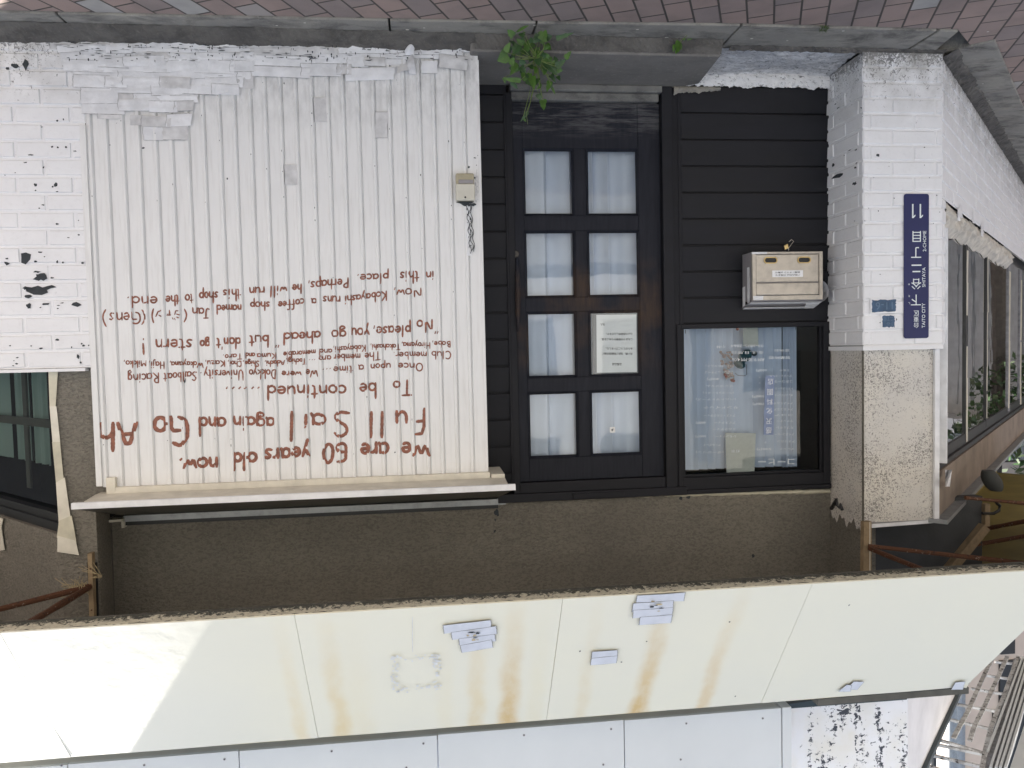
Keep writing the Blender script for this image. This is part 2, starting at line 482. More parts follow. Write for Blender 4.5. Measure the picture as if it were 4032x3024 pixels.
Pm['yellow'] = simple('yellowed_sheet', (.235, .195, .062), .7, .25, 3)
Pm['darkwall'] = simple('dark_grey_wall', (.055, .057, .058), .85, .2, 5, .4, 60)
Pm['pinkstucco'] = simple('brown_eave_render', (.22, .18, .145), .9, .22, 5, .5, 90)
Pm['frame'] = simple('dark_window_frame', (.014, .016, .018), .4, .2)
Pm['flash'] = simple('dark_teal_flashing', (.018, .034, .042), .5, .15)
Pm['soffit'] = simple('grey_soffit', (.55, .54, .51), .8, .1, 4)
Pm['putty'] = simple('taped_crumpled_sill', (.56, .53, .47), .75, .25, 14, .8, 22, bdist=.02)
Pm['teal'] = simple('teal_cloth', (.015, .085, .105), .7, .2)
Pm['shell'] = simple('shell_pink', (.52, .40, .36), .6, .25, 60)
Pm['redbead'] = simple('red_bead', (.30, .03, .02), .4, .1)
Pm['beigewall'] = simple('beige_house_wall', (.52, .45, .40), .8, .08, 3)
Pm['greysheet'] = simple('weathered_grey_sheet', (.23, .23, .24), .8, .3, 30)
Pm['road'] = simple('asphalt', (.22, .215, .205), .9, .2, 8, .4, 200)
Pm['bluelab'] = simple('blue_label', (.20, .26, .42), .5, .15, 20)
Pm['plaster'] = simple('facade_plaster', (.62, .59, .54), .85, .12, 2)
Pm['plaster2'] = simple('white_facade_tile', (.72, .72, .71), .8, .08, 2)

# ------------------------------------------------------------------ generic pieces
def bricks(mb, o, e, n, L, z0, z1, phase=0.0, bl=.235, bh=.077, mi=0):
    """painted brick face: backing sheet and one bevelled block per brick"""
    o, e, n = Vector(o), Vector(e), Vector(n)
    zv = Vector((0, 0, 1))
    mb.quad(o+zv*z0, o+e*L+zv*z0, o+e*L+zv*z1, o+zv*z1, mi)
    rows = int(math.ceil((z1-z0)/bh-1e-6)); g = .0045; dp = .0055
    for r in range(rows):
        za = z1-(r+1)*bh; zb = z1-r*bh
        za = max(za, z0)
        if zb-za < .012: continue
        s = -bl*((phase+.5*(r % 2)) % 1.0)
        while s < L-1e-4:
            a, b = max(s, 0), min(s+bl, L); s += bl
            if b-a < .012: continue
            j = lambda: rnd.uniform(-.0012, .0012)
            a1 = a+(g if a > 0 else -.0045); b1 = b-(g if b < L else -.0045)
            c1 = za+g; d1 = zb-g
            ins = .005
            outer = [(a1, c1), (b1, c1), (b1, d1), (a1, d1)]
            inner = [(a1+ins+j(), c1+ins+j()), (b1-ins+j(), c1+ins+j()), (b1-ins+j(), d1-ins+j()), (a1+ins+j(), d1-ins+j())]
            dd = dp+rnd.uniform(-.0015, .0015)
            pts = [o+e*p+zv*q-n*.002 for p, q in outer]+[o+e*p+zv*q+n*dd for p, q in inner]
            mb.add(pts, [(4, 5, 6, 7), (0, 1, 5, 4), (1, 2, 6, 5), (2, 3, 7, 6), (3, 0, 4, 7)], mi)
def chip(mb, c, ex, ez, n, wd, ht, mi=1, seed=None):
    rr = random.Random(seed if seed is not None else rnd.random())
    k = rr.randint(7, 12); pts = []
    for i in range(k):
        a = 2*math.pi*i/k+rr.uniform(-.2, .2); q = rr.uniform(.45, 1.1)
        pts.append(Vector(c)+ex*(math.cos(a)*wd*.5*q)+ez*(math.sin(a)*ht*.5*q)+Vector(n)*.0009)
    mb.poly(pts, mi)
EX, EZ, NF = Vector((1, 0, 0)), Vector((0, 0, 1)), Vector((0, -1, 0))
def ribbon(mb, pts, wd, n=NF, lift=.0012, mi=0, taper=True):
    """painted stroke with a slight ridge; pts already lie on the surface"""
    m = len(pts)
    if m < 2: return
    b = len(mb.v)
    for i, p in enumerate(pts):
        t = (pts[min(i+1, m-1)]-pts[max(i-1, 0)])
        t = t.normalized() if t.length > 1e-9 else EX
        sd = t.cross(n).normalized()
        k = wd*.5*(rnd.uniform(.88, 1.1))
        e = t*(-wd*.35 if i == 0 else (wd*.35 if i == m-1 else 0))
        kk = k*.55 if (i in (0, m-1) and taper) else k
        mb.v += [p+e+sd*kk, p+e+n*lift, p+e-sd*kk]
    for i in range(m-1):
        q = b+i*3
        for a in (0, 1):
            mb.f.append([q+a, q+a+1, q+a+4, q+a+3]); mb.m.append(mi)
def text_mesh(body, size, rot=0.0, extr=.0006, align='CENTER'):
    cu_ = bpy.data.curves.new('lettering', 'FONT'); cu_.body = body; cu_.size = size
    cu_.align_x = align; cu_.align_y = 'CENTER'; cu_.extrude = extr; cu_.resolution_u = 3
    o = bpy.data.objects.new('lettering', cu_); COL.objects.link(o)
    dg = bpy.context.evaluated_depsgraph_get(); dg.update()
    me = bpy.data.meshes.new_from_object(o.evaluated_get(dg))
    bpy.data.objects.remove(o)
    return me
def text_into(mb, body, size, origin, ex, ez, n, sx=1.0, mi=0, align='CENTER', fit=None):
    """adds text lying on the plane (ex, ez) with outward normal n; fit=(w,h) scales it to a box"""
    me = text_mesh(body, size, align=align)
    if not me.vertices: return
    xs = [v.co.x for v in me.vertices]; ys = [v.co.y for v in me.vertices]
    cx, cy = (min(xs)+max(xs))/2, (min(ys)+max(ys))/2
    kx = ky = 1.0
    if fit:
        if fit[0]: kx = fit[0]/max(1e-6, max(xs)-min(xs))
        if fit[1]: ky = fit[1]/max(1e-6, max(ys)-min(ys))
        if not fit[0]: kx = ky
        if not fit[1]: ky = kx
    else: cx = cx if align == 'CENTER' else 0
    o = Vector(origin)
    b = len(mb.v)
    for v in me.vertices:
        mb.v.append(o+ex*((v.co.x-cx)*kx*sx)+ez*((v.co.y-cy)*ky)+n*(v.co.z+.0008))
    for p in me.polygons:
        mb.f.append([b+i for i in p.vertices]); mb.m.append(mi)
    bpy.data.meshes.remove(me)

# =================================================================== SETTING
KO = [(6, -.10), (1.70, -.169), (.676, -.181), (-.417, -.204), (-1.575, -.242), (-2.537, -.24), (-3.894, .959), (-7.5, 4.4)]
mb = MB(); mb.box(-60, 60, -60, 60, -.5, -.30); struct(mb.build('ground', Pm['road']))
mb = MB()
mb.poly([(40, -3.0, 0), (40, -.10, 0)] + [(x, y, 0) for x, y in KO] + [(-12, 8.9, 0), (-12, -3.0, 0)])
struct(mb.build('pavement', Pm['paver']))
mb = MB(); mb.box(-60, 60, -9.0, -3.16, -.29, -.012); mb.box(-60, -12.1, -3.16, 40, -.29, -.012)
struct(mb.build('road', Pm['road']))
mb = MB(); mb.box(-12.1, 40, -3.15, -3.0, -.28, .012); struct(mb.build('kerb', Pm['kerb'], bevel=.012))
# concrete slabs between pavers and wall
mb = MB()
def kouter(x):
    for (xa, ya), (xb, yb) in zip(KO, KO[1:]):
        if xb <= x <= xa: return ya+(yb-ya)*(xa-x)/(xa-xb)
    return KO[0][1]
cuts = [5.0, 3.2, 2.3, X(250, 70, -.1), X(1535, 100, -.1), X(2880, 130, -.12), X(2100, 110, -.1), -2.44]
cuts = sorted(cuts, reverse=True)
for a, b in zip(cuts, cuts[1:]):
    g = .004
    mb.prism([(a-g, kouter(a)+.003, .010), (a-g, .03, .010), (b+g, .03, .010), (b+g, kouter(b)+.003, .010)], (0, 0, -.12))
mb.prism([(-2.45, -.238, .010), (-2.45, .03, .010), (-2.60, .03, .010), (-2.545, -.235, .010)], (0, 0, -.12))
e45 = Vector((-.7071, .7071, 0)); n45 = Vector((-.7071, -.7071, 0)); C45 = Vector((-2.63, 0, 0))
def S(s, d, z): return C45+e45*s+n45*d+Vector((0, 0, z))
s0 = 0.02
for L in (.44, .46, .45, .47, .45, .46, .5, .6, .6, .6):
    mb.prism([S(s0+.004, .225, .010), S(s0+.004, -.02, .010), S(s0+L-.004, -.02, .010), S(s0+L-.004, .225, .010)], (0, 0, -.12))
    s0 += L
for U, V in ((90, 100), (1090, 101), (1604, 117), (1200, 90), (2105, 100), (2510, 116), (1670, 110), (2960, 152), (3870, 330), (3320, 122), (3895, 395), (3100, 160), (2330, 148), (2625, 148), (3890, 125)):
    q = PZ(U, V, .0108); kk = rnd.uniform(.6, 1.2)
    mb.poly([q+Vector((.009*kk*math.cos(t), .006*kk*math.sin(t), 0)) for t in (0, 1.1, 2.3, 3.3, 4.4, 5.3)], 1)
struct(mb.build('kerb_strip', [Pm['kerb'], Pm['hood']], bevel=.006))
# crumbling mortar fillet along the foot of the wall
mb = MB()
def fil(u, v):
    x = 2.6+(-0.30-2.6)*u
    k = .5+.5*mnoise.noise(Vector((x*5, v*2, 0)))+.35*mnoise.noise(Vector((x*24, v*5, 3)))
    y = -.080-.015*k+(.10)*v
    z = .012+(.048+.014*k)*max(0, min(1, (v-.05)*1.3))**.8
    return (x, y, z+rnd.uniform(-.003, .003))
mb.grid(fil, 160, 6)
def fil2(u, v):
    s = 5.0*u; k = .5+.6*mnoise.noise(Vector((s*6, v*3, 0)))+.4*mnoise.noise(Vector((s*26, v*5, 3)))
    p = S(s, .055+.025*k-.07*v, .011+.03*v**.8+rnd.uniform(-.004, .004)); return p
mb.grid(fil2, 260, 5)
def fil3(u, v):
    x = -1.52+(-2.64+1.52)*u
    return (x, -.022+.03*v+rnd.uniform(-.005, .005), .011+.015*v+rnd.uniform(-.003, .003))
mb.grid(fil3, 70, 3)
FILLET = mb

# =================================================================== SHOP BUILDING
B = thing('shop_building', 'old corner shop building of brown stucco with white painted brick piers and dark boards', 'building', (0, .3, 0))
YR = .34
PX0, PX1 = -2.63, -2.212
FILLET.build('mortar_fillet', Pm['dirt'], B)
# left brick pier: front, inner return, chamfer end
mb = MB()
bricks(mb, (PX0, 0, 0), EX, NF, PX1-PX0, 0, 1.478, .35)
bricks(mb, (PX1, YR, 0), (0, -1, 0), EX, YR, .02, 1.474, .2)
mb.prism([(PX0-.006, -.012, 1.478), (PX1+.010, -.012, 1.478), (PX1+.010, YR, 1.478), (PX0-.006, YR, 1.478)], (0, 0, .022))
for U, V, a, b in ((3456, 612, 16, 14), (3458, 830, 7, 7), (3640, 580, 9, 6), (3500, 655, 5, 4), (3640, 650, 5, 5), (3390, 425, 9, 7), (3395, 460, 6, 4),
                   (3688, 770, 7, 6), (3675, 880, 6, 5), (3700, 835, 5, 5), (3405, 870, 5, 5), (3420, 820, 5, 4), (3465, 1080, 7, 5), (3365, 870, 4, 4),
                   (3480, 1287, 10, 12), (3465, 1270, 7, 7), (3528, 1258, 9, 14), (3440, 700, 4, 4), (3660, 700, 5, 4), (3520, 780, 6, 5)):
    p = P(U, V, -.0065); chip(mb, p, EX, EZ, NF, a*.00125, b*.00125, 1, U)
EYi = Vector((0, 1, 0))
for U, V, a, b in ((3282, 650, 10, 18), (3296, 695, 26, 20), (3366, 722, 11, 15), (3368, 660, 8, 10), (3300, 425, 8, 6), (3370, 590, 6, 6), (3373, 642, 5, 6), (3345, 592, 8, 4), (3325, 612, 7, 3), (3290, 410, 5, 5)):
    p = PP(U, V, (PX1+.0066, 0, 0), EX); chip(mb, p, EYi, EZ, EX, a*.0045, b*.00135, 1, U)
mb.build('brick_pier', [Pm['brick'], Pm['chip']], B)
# right brick pier
RX0, RX1 = 1.464, 1.855
mb = MB()
bricks(mb, (RX0-.01, 0, 0), EX, NF, RX1-RX0+.01, .03, 1.492, .75)
bricks(mb, (RX1, 0, 0), (.7071, .7071, 0), (.7071, -.7071, 0), 1.2, .03, 1.492, .1)
mb.prism([(RX0+.035, -.012, 1.494), (RX1+.006, -.012, 1.494), (RX1+.5, .49, 1.494), (RX0+.03, .49, 1.494)], (0, 0, .014))
for U, V, a, b in ((100, 255, 30, 40), (58, 260, 30, 18), (30, 270, 12, 14), (140, 728, 14, 14), (222, 729, 16, 20), (208, 735, 8, 8), (225, 755, 9, 6), (140, 750, 8, 6),
                   (172, 659, 8, 9), (100, 640, 16, 5), (170, 807, 12, 6), (155, 820, 8, 7), (225, 882, 14, 7), (310, 925, 9, 6), (270, 936, 12, 5),
                   (98, 1015, 46, 44), (27, 1037, 20, 17), (28, 1018, 12, 6), (140, 1030, 14, 9), (225, 1031, 8, 12), (160, 993, 20, 6), (248, 1033, 7, 8), (325, 1036, 12, 9), (175, 1011, 6, 5),
                   (163, 1090, 56, 40), (205, 1094, 14, 8), (145, 1070, 26, 10), (150, 1145, 84, 44), (120, 1140, 40, 24), (190, 1132, 50, 18), (112, 1165, 30, 16), (100, 1135, 20, 14),
                   (113, 1206, 22, 28), (180, 1197, 30, 10), (305, 1201, 42, 20), (230, 1203, 14, 5), (245, 1193, 14, 4), (160, 1211, 9, 5), (228, 1215, 8, 5),
                   (226, 1338, 16, 13), (162, 1372, 15, 10), (330, 1360, 12, 9), (322, 1353, 8, 7), (282, 1368, 6, 8), (124, 1362, 8, 5), (40, 1361, 8, 4), (350, 1360, 6, 6),
                   (308, 1404, 16, 18), (318, 1427, 10, 8), (65, 1432, 14, 7), (55, 1420, 6, 4), (68, 1408, 12, 5), (52, 1440, 8, 4),
                   (60, 680, 6, 4), (310, 868, 6, 4), (20, 690, 5, 5), (250, 470, 6, 8), (205, 578, 12, 8), (228, 580, 9, 7), (260, 580, 9, 10), (120, 610, 24, 6), (296, 595, 14, 5), (165, 500, 6, 5), (225, 475, 9, 9)):
    p = P(U, V, -.0066); chip(mb, p, EX, EZ, NF, a*.00128, b*.00128, 1, U+V)
mb.build('brick_pier', [Pm['brick'], Pm['chip']], B)
# rendered upper pier on the left, standing back a little, and its return into the recess
mb = MB()
mb.prism([(PX0+.012, .03, 1.50), (-2.225, .03, 1.50), (-2.225, .03, 2.385), (PX0+.012, .03, 2.385)], (0, .30, 0))
mb.prism([(PX0+.012, .030, 2.34), (PX0+.012, .030, 1.50), (PX0-.06, .10, 1.50), (PX0-.06, .10, 2.34)], (.12, .12, 0))
mb.build('rendered_pier', Pm['render'], B)
mb = MB()
zb = Z(3330, 2110, .15)
def ret(u, v):
    y = .034+(YR-.034)*u
    top = 2.41+.02*math.sin(u*17)+.015*math.sin(u*41+1)
    return (-2.222+.012*rnd.random()*0, y, 1.5+(top-1.5)*v)
mb.grid(ret, 24, 2)
mb.build('rendered_return', Pm['render'], B)
mb = MB()
mb.obox((-2.226, .02, 1.5), (.0025, 0, 0), (0, .33, 0), (0, 0, 1.45)); mb.box(-2.4, -2.2265, .20, .33, 2.386, 2.95)
mb.build('dark_return', Pm['stucco'], B)
# white edging trims of the upper pier
mb = MB()
mb.box(PX0-.004, PX0+.022, .012, .028, 1.502, 2.385)
mb.obox((-2.70, .035, 2.386), (.47, -.02, .006), (0, .05, 0), (0, 0, .018))
mb.build('pier_trim', Pm['tape2'], B)
# stucco wall over door and window, and the right rendered pier
mb = MB()
mb.box(-2.226, 1.562, YR, YR+.1, Z(2300, 1955, YR), 3.0)
mb.prism([(1.40, .03, 1.50), (1.66, .03, 1.50), (1.66, .03, 2.99), (1.50, .03, 2.99), (1.50, .03, 2.07), (1.40, .03, 2.07)], (0, .02, 0))
mb.prism([(1.500, .05, 2.0), (1.560, YR-.001, 2.0), (1.560, YR-.001, 2.99), (1.500, .05, 2.99)], (.06, 0, 0))
mb.prism([(1.66, .03, Z(234, 2106, .03)), (3.06, 1.43, Z(234, 2106, .03)), (3.06, 1.43, 2.99), (1.66, .03, 2.99)], (-.03, .03, 0))
for U, V, a in ((1955, 2020, 26), (1950, 2048, 10), (1948, 2092, 14), (2965, 2190, 20), (2710, 1953, 24), (2680, 1960, 16)):
    chip(mb, P(U, V, YR-.001), EX, EZ, NF, a*.0013, a*.0016, 1, U)
# thin dark vertical line and ragged head line
mb.prism([P(440, 2040, YR-.002), P(433, 2040, YR-.002), P(446, 2440, YR-.002), P(453, 2440, YR-.002)], (0, .003, 0), 2)
mb.build('stucco_wall', [Pm['stucco'], Pm['chip'], Pm['dirt']], B)
# crumbled plaster line above the door head
mb = MB()
def crum(u, v):
    a = P(1960+(3270-1960)*u, 1962-26*u, YR-.012)
    return (a.x, YR-.004-.010*math.sin(v*math.pi)-rnd.uniform(0, .003), a.z-.012+.022*v+rnd.uniform(-.003, .003))
mb.grid(crum, 90, 3)
mb.build('plaster_edge', Pm['yellowtape'], B)
# dark boarding left of the door (under the mailbox) and the narrow strip right of it
def boards(x0, x1, z0, z1, y, bh, jag):
    mb = MB(); z = z0; i = 0
    mb.box(x0, x1, y+.012, y+.05, z0, z1)
    while z < z1-.01:
        t = min(z+bh, z1)
        mb.prism([(x0+.002, y-.010, z+.010), (x1-.002, y-.010, z+.010), (x1-.002, y+.002, t-.001), (x0+.002, y+.002, t-.001)], (0, .011, 0))
        z = t; i += 1
    return mb
zt = Z(2960, 1272, YR)
mb = boards(X(3266, 800, YR), X(2668, 800, YR), .085, zt, YR-.004, .1390, 0)
mb.box(X(2668, 800, YR)-.012, X(2668, 800, YR), YR-.016, YR, .085, zt)
mb.build('board_cladding', Pm['clad'], B, bevel=.0015, seg=1)
mb = boards(X(2008, 1000, YR), -.24, Z(1950, 372, YR)-.139, Z(1950, 1935, YR), YR-.004, .1390, 0)
mb.box(X(2008, 1000, YR), X(1994, 1000, YR), YR-.018, YR, Z(1950, 372, YR), Z(1950, 1935, YR))
mb.build('board_cladding', Pm['clad'], B, bevel=.0015, seg=1)
# flaking white ledge and low riser below the boards, concrete door step, threshold
mb = MB()
def ledge(u, v):
    x = PX1+(-1.40-PX1)*u
    return (x, .0+.345*v, .018+.012*math.sin(x*9)*math.sin(v*5)+rnd.uniform(-.004, .004)+.012*(v > .9))
mb.grid(ledge, 60, 24)
def riser(u, v):
    x = PX1+(-1.36-PX1)*u
    q = mnoise.noise(Vector((x*14, 0, 0)))+.6*mnoise.noise(Vector((x*45, 2, 0)))+.4*mnoise.noise(Vector((x*110, 5, 0)))
    return (x, .316-.02*v*(1-v)*2-.006*mnoise.noise(Vector((x*30, v*4, 7))), .02+(.074+.014*q)*v)
mb.build('painted_ledge', Pm['peel'], B, smooth=True)
mb = MB(); mb.grid(riser, 260, 8)
mb.build('painted_riser', m_peeled((.62, .62, .62), .25, .5), B, smooth=True)
mb = MB()
pa, pb, pc, pd = P(1885, 213, -.05), P(2838, 226, -.05), P(2752, 312, .28), P(1900, 330, .30)
mb.prism([(pb.x, -.05, .078), (-.26, -.05, .078), (-.26, .345, .100), (-1.345, .345, .100), (pc.x, .28, .096)], (0, 0, -.10))
mb.build('door_step', Pm['step'], B, bevel=.008)
mb = MB()
def stepface(u, v):
    x = -.28+(pb.x-.0+.28)*u
    return (x, -.053-.030*(1-v)-rnd.uniform(0, .006), .012+.058*v+rnd.uniform(-.002, .002))
mb.grid(stepface, 110, 5)
mb.build('step_face', Pm['dirt'], B)
mb = MB()
mb.box(X(2600, 400, YR), X(2006, 400, YR), .300, .40, .098, .135); mb.box(X(2590, 400, YR), X(2010, 400, YR), .318, .40, .135, .178)
mb.build('door_sill', m_concrete('sill_concrete', (.14, .14, .135), (.19, .19, .18), (.05, .05, .05), .7, 2), B, bevel=.008)
mb = MB()
def patch(u, v):
    x = -1.345+(-1.60+1.345)*u
    q = mnoise.noise(Vector((x*30, 0, 9)))+.7*mnoise.noise(Vector((x*90, 0, 2)))
    return (x, .318-.012*math.sin(v*3.1)-rnd.uniform(0, .003), .096+(.040+.014*q)*v*(1-.5*u))
mb.grid(patch, 70, 5)
mb.build('mortar_patch', Pm['kerb'], B)
# low brick wall of the chamfer side and the bands above its window
mb = MB()
bricks(mb, S(0, 0, 0), e45, n45, 5.4, 0, .735, .6)
bricks(mb, S(0, -.001, 0), e45, n45, .105, .735, 1.48, .3)
mb.quad(S(.105, 0, .735), S(.105, -.14, .735), S(.105, -.14, 1.48), S(.105, 0, 1.48))
mb.build('side_brick_wall', [Pm['brick']], B)
HZ0 = 2.145
mb = MB(); mb.obox(S(.03, -.30, HZ0), e45*5.3, n45*.285, (0, 0, .232)); mb.build('side_eave_band', Pm['pinkstucco'], B)
mb = MB(); mb.obox(S(-.01, -.10, HZ0+.233), e45*5.3, n45*.135, (0, 0, .022)); mb.build('side_eave_trim', Pm['alu'], B)
# dark wall and yellow sheet behind the side eave
mb = MB()
dq = X(3868, 2000, .40)
mb.box(dq, -2.40, .40, .46, 2.36, 3.2)
mb.build('dark_upper_wall', Pm['darkwall'], B)
mb = MB()
a0 = P(3725, 2245, .395); a1 = P(3868, 2070, .395); 
mb.bar((a0.x, .385, a0.z), (a1.x, .385, a1.z), .05, .06, (0, 1, 0))
mb.bar((dq-.01, .385, 2.40), (dq-.01, .385, a1.z), .03, .03, (0, 1, 0))
mb.build('edge_batten', Pm['wood'], B)
mb = MB(); mb.obox(S(.55, -.34, 2.30), e45*4.6, n45*.04, (0, 0, .62))
mb.obox(S(.3, -.30, 2.88), e45*4.8, n45*.62, (0, 0, .02))
mb.build('yellow_back_wall', Pm['yellow'], B)
# roof over the shop and body of the building
mb = MB()
mb.box(-2.2, 1.6, .44, .55, 3.0, 3.12); mb.prism([(-2.3, .345, 0), (-2.3, .345, 1.0), (-2.3, .345, .9), (-2.3, .345, .1)], (0, .01, 0))
mb.v.clear(); mb.f.clear(); mb.m.clear()
mb.prism([(-2.55, .48, 2.99), (3.4, .48, 2.99), (3.4, 4.2, 2.99), (-6.4, 4.2, 2.99)], (0, 0, .11))
mb.box(-6.4, 3.4, 4.2, 4.3, 0, 3.10)
mb.box(3.4, 3.5, 1.6, 4.3, 0, 3.10); mb.prism([(1.52, .445, 2.985), (1.52, .06, 2.985), (1.65, .06, 2.985), (3.2, 1.6, 2.985), (3.4, 1.7, 2.985)], (0, 0, -.01)); mb.box(1.625, 1.655, .06, .46, 0, 2.98); mb.prism([(1.40, .85, 0), (2.7, 2.1, 0), (2.7, 2.1, 2.98), (1.40, .85, 2.98)], (-.02, .02, 0)); mb.box(1.38, 1.42, .45, .9, 0, 2.98)  # dark bay partition added to shut out stray light
mb.build('interior_shell', Pm['inside'], B)
mb = MB(); mb.prism([(-2.5, .46, .10), (3.0, .46, .10), (3.4, 1.6, .1), (3.4, 4.2, .10), (-6.2, 4.2, .10)], (0, 0, .04)); mb.build('interior_floor', Pm['inside'], B)
# upper storey: spotted wall, white chamfer side, pale cladding panels on a box frame
UCX = -2.452
mb = MB(); mb.box(UCX, 1.70, 0, .12, 3.12, 4.6); mb.build('upper_wall', Pm['spot'], B)
mb = MB(); mb.prism([(-2.40, .121, 3.93), (1.70, .121, 3.93), (3.9, 2.32, 3.93), (3.9, 4.2, 3.93), (-2.40, 4.2, 3.93)], (0, 0, .67)); mb.build('upper_storey', Pm['plaster2'], B)
mb = MB()
cU = Vector((UCX, 0, 0))
pts = [cU+n45*.001, cU+e45*3.4+n45*.001, cU+e45*3.4+n45*.001+Vector((0, 0, .80)), cU+n45*.001+Vector((0, 0, .80))]
mb.prism([q+Vector((0, 0, 3.06)) for q in pts], -n45*.1)
mb.build('upper_side_wall', Pm['sidewhite'], B)
mb = MB(); mb.prism([cU+Vector((0, 0, 3.86)), cU+e45*3.4+Vector((0, 0, 3.86)), (-4.86, 4.2, 3.86), (3.6, 4.2, 3.86), (3.6, 1.9, 3.86), (1.70, 0, 3.86)], (0, 0, .06)); mb.build('flat_roof', Pm['greysheet'], B)
mb = MB()
mb.obox(cU+n45*.002+Vector((0, 0, 3.835)), e45*3.4, n45*.022, (0, 0, .03))
mb.build('roof_gutter', Pm['flash'], B)
WY = -.35
WZ = 3.127
xl = X(3078, 2790, WY)
seams = [xl, X(2457, 2840, WY), X(1722, 2890, WY), X(940, 2950, WY), X(265, 3000, WY), 2.45, 3.35]
mbt = MB()
mbt.box(xl, 3.35, WY+.02, -.002, WZ+.012, WZ+.03)
mbt.build('box_soffit', Pm['soffit'], B)
screws = [(3003, 2828), (2702, 2848), (2406, 2870), (2063, 2894), (1667, 2927), (1306, 2957), (884, 2989), (568, 3012), (243, 3013), (2375, 3010), (2680, 2990), (1600, 3022)]
for a, b in zip(seams, seams[1:]):
    mb = MB()
    mb.box(a+.0025, b-.0025, WY, WY+.018, WZ+rnd.uniform(-.002, .002), 3.56 if a < .6 else 3.215)
    for U, V in screws:
        p = P(U, V, WY)
        if a < p.x < b:
            mb.tube([p+Vector((0, .001, 0)), p+Vector((0, -.002, 0))], .0052, 8, 1)
            mb.tube([p+Vector((0, -.002, 0)), p+Vector((0, -.0025, 0))], .0022, 6, 2)
    mb.build('cladding_panel', [Pm['panel'], Pm['greyp'], Pm['black']], B, bevel=.001, seg=1)
mb = MB(); mb.box(xl-.045, xl-.002, WY-.004, -.002, WZ-.002, 3.56); mb.build('corner_trim', Pm['panel'], B, bevel=.002)
mb = MB(); mb.box(xl-.10, xl-.048, -.10, -.001, WZ+.03, 3.56); mb.build('side_trim', Pm['hood'], B, bevel=.002)
mb = MB()
mb.prism([P(3085, 2775, -.07), P(3598, 2700, -.07), P(3570, 2755, -.07), P(3110, 2790, -.07)], (0, .065, 0))
mb.build('flashing', Pm['flash'], B)
mb = MB()
mb.box(-2.42, xl-.1, -.49, -.02, 3.03, 3.06); mb.build('flashing_shelf', Pm['grime'], B)

# =================================================================== AWNING
AYB, AYT, AZB, AZT = -.95, -.50, 2.357, 3.022
A = thing('awning', 'long cream sheet metal awning with rust streaks and tape patches above the shopfront', 'awning', (0, -.5, 2.36))
hb, ht = Vector((-2.58, AYB, AZB)), Vector((-2.393, AYT, AZT))
rb_, rt = Vector((2.50, AYB, AZB)), Vector((2.31, AYT, AZT))
sx = [-1.43, -.48, .465, 1.42, 2.36]
def slope_pt(x, t): return Vector((x, AYB+(AYT-AYB)*t, AZB+(AZT-AZB)*t))
an = Vector((0, -(AZT-AZB), AYT-AYB)).normalized(); an = Vector((0, -.828, .560)) if an.z < 0 else an
def fpanel(b0, b1, t0, t1, nrm, name='fascia_panel'):
    mb = MB()
    ins = .0007
    dirx = (b1-b0).normalized()
    ph = rnd.uniform(0, 6)
    def fn(u, v):
        a = b0.lerp(b1, u); c = t0.lerp(t1, u)
        p = a.lerp(c, v)
        p += dirx*(ins*(1-2*u))
        bul = .0025*math.sin(u*math.pi)*math.sin(v*math.pi)+.0010*math.sin(u*9+ph)*math.sin(v*4)
        return p+nrm*bul
    mb.grid(fn, 16, 10)
    # thickness: back sheet and edge folds
    e = -nrm*.006
    bb = [fn(0, 0), fn(1, 0), fn(1, 1), fn(0, 1)]
    for p, q in ((0, 1), (1, 2), (2, 3), (3, 0)): mb.quad(bb[p], bb[q], bb[q]+e, bb[p]+e)
    mb.quad(*[p+e for p in bb])
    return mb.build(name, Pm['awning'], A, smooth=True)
edges = [(rb_, rt)] + [(slope_pt(x, 0), slope_pt(x, 1)) for x in sorted(sx, reverse=True)] + [(hb, ht)]
for (b0, t0), (b1, t1) in zip(edges, edges[1:]): fpanel(b0, b1, t0, t1, an)
n45a = Vector((-.5855, -.5855, .560))
for k in range(3):
    o0, o1 = e45*(1.0*k), e45*(1.0*(k+1))
    fpanel(hb+o0, hb+o1, ht+o0, ht+o1, n45a)
n45b = Vector((.5855, -.5855, .560)); e45b = Vector((.7071, .7071, 0))
fpanel(rb_+e45b*1.5, rb_, rt+e45b*1.5, rt, n45b)
fpanel(rb_+e45b*3.0, rb_+e45b*1.5, rt+e45b*3.0, rt+e45b*1.5, n45b)  # out-of-view run lengthened to shade the pavement
mb = MB()
def drip(u, v):
    x = 2.48+(-2.57-2.48)*u
    return (x, AYB+.004+.095*v, AZB-.004+rnd.uniform(-.003, .003)+.004*v)
mb.grid(drip, 420, 6)
def drip2(u, v):
    q = hb+e45*(2.8*u); d = Vector((.7071, .7071, 0))*(.004+.095*v)
    return q+d+Vector((0, 0, -.004+rnd.uniform(-.003, .003)))
mb.grid(drip2, 160, 4)
mb.obox((-2.57, AYB+.101, AZB-.004), (5.05, 0, 0), (0, .004, 0), (0, 0, .05), 1)
mb.build('drip_edge', [Pm['drip'], Pm['grime']], A)
mb = MB()
mb.obox((-2.38, AYT+.014, AZT-.035), (4.68, 0, 0), (0, .9, 0), (0, 0, .02)); mb.prism([(2.29, -.47, 2.99), (2.29, .42, 2.99), (3.35, 1.60, 2.99), (4.4, 1.62, 2.99)], (0, 0, .015)); mb.build('awning_roof', Pm['awning'], A)  # right-hand slab added out of view to block sun on the pavement
mb = MB(); mb.bar(ht+Vector((0, 0, -.004)), ht+e45*2.8+Vector((0, 0, -.004)), .012, .016); mb.build('edge_strip', Pm['awning'], A)
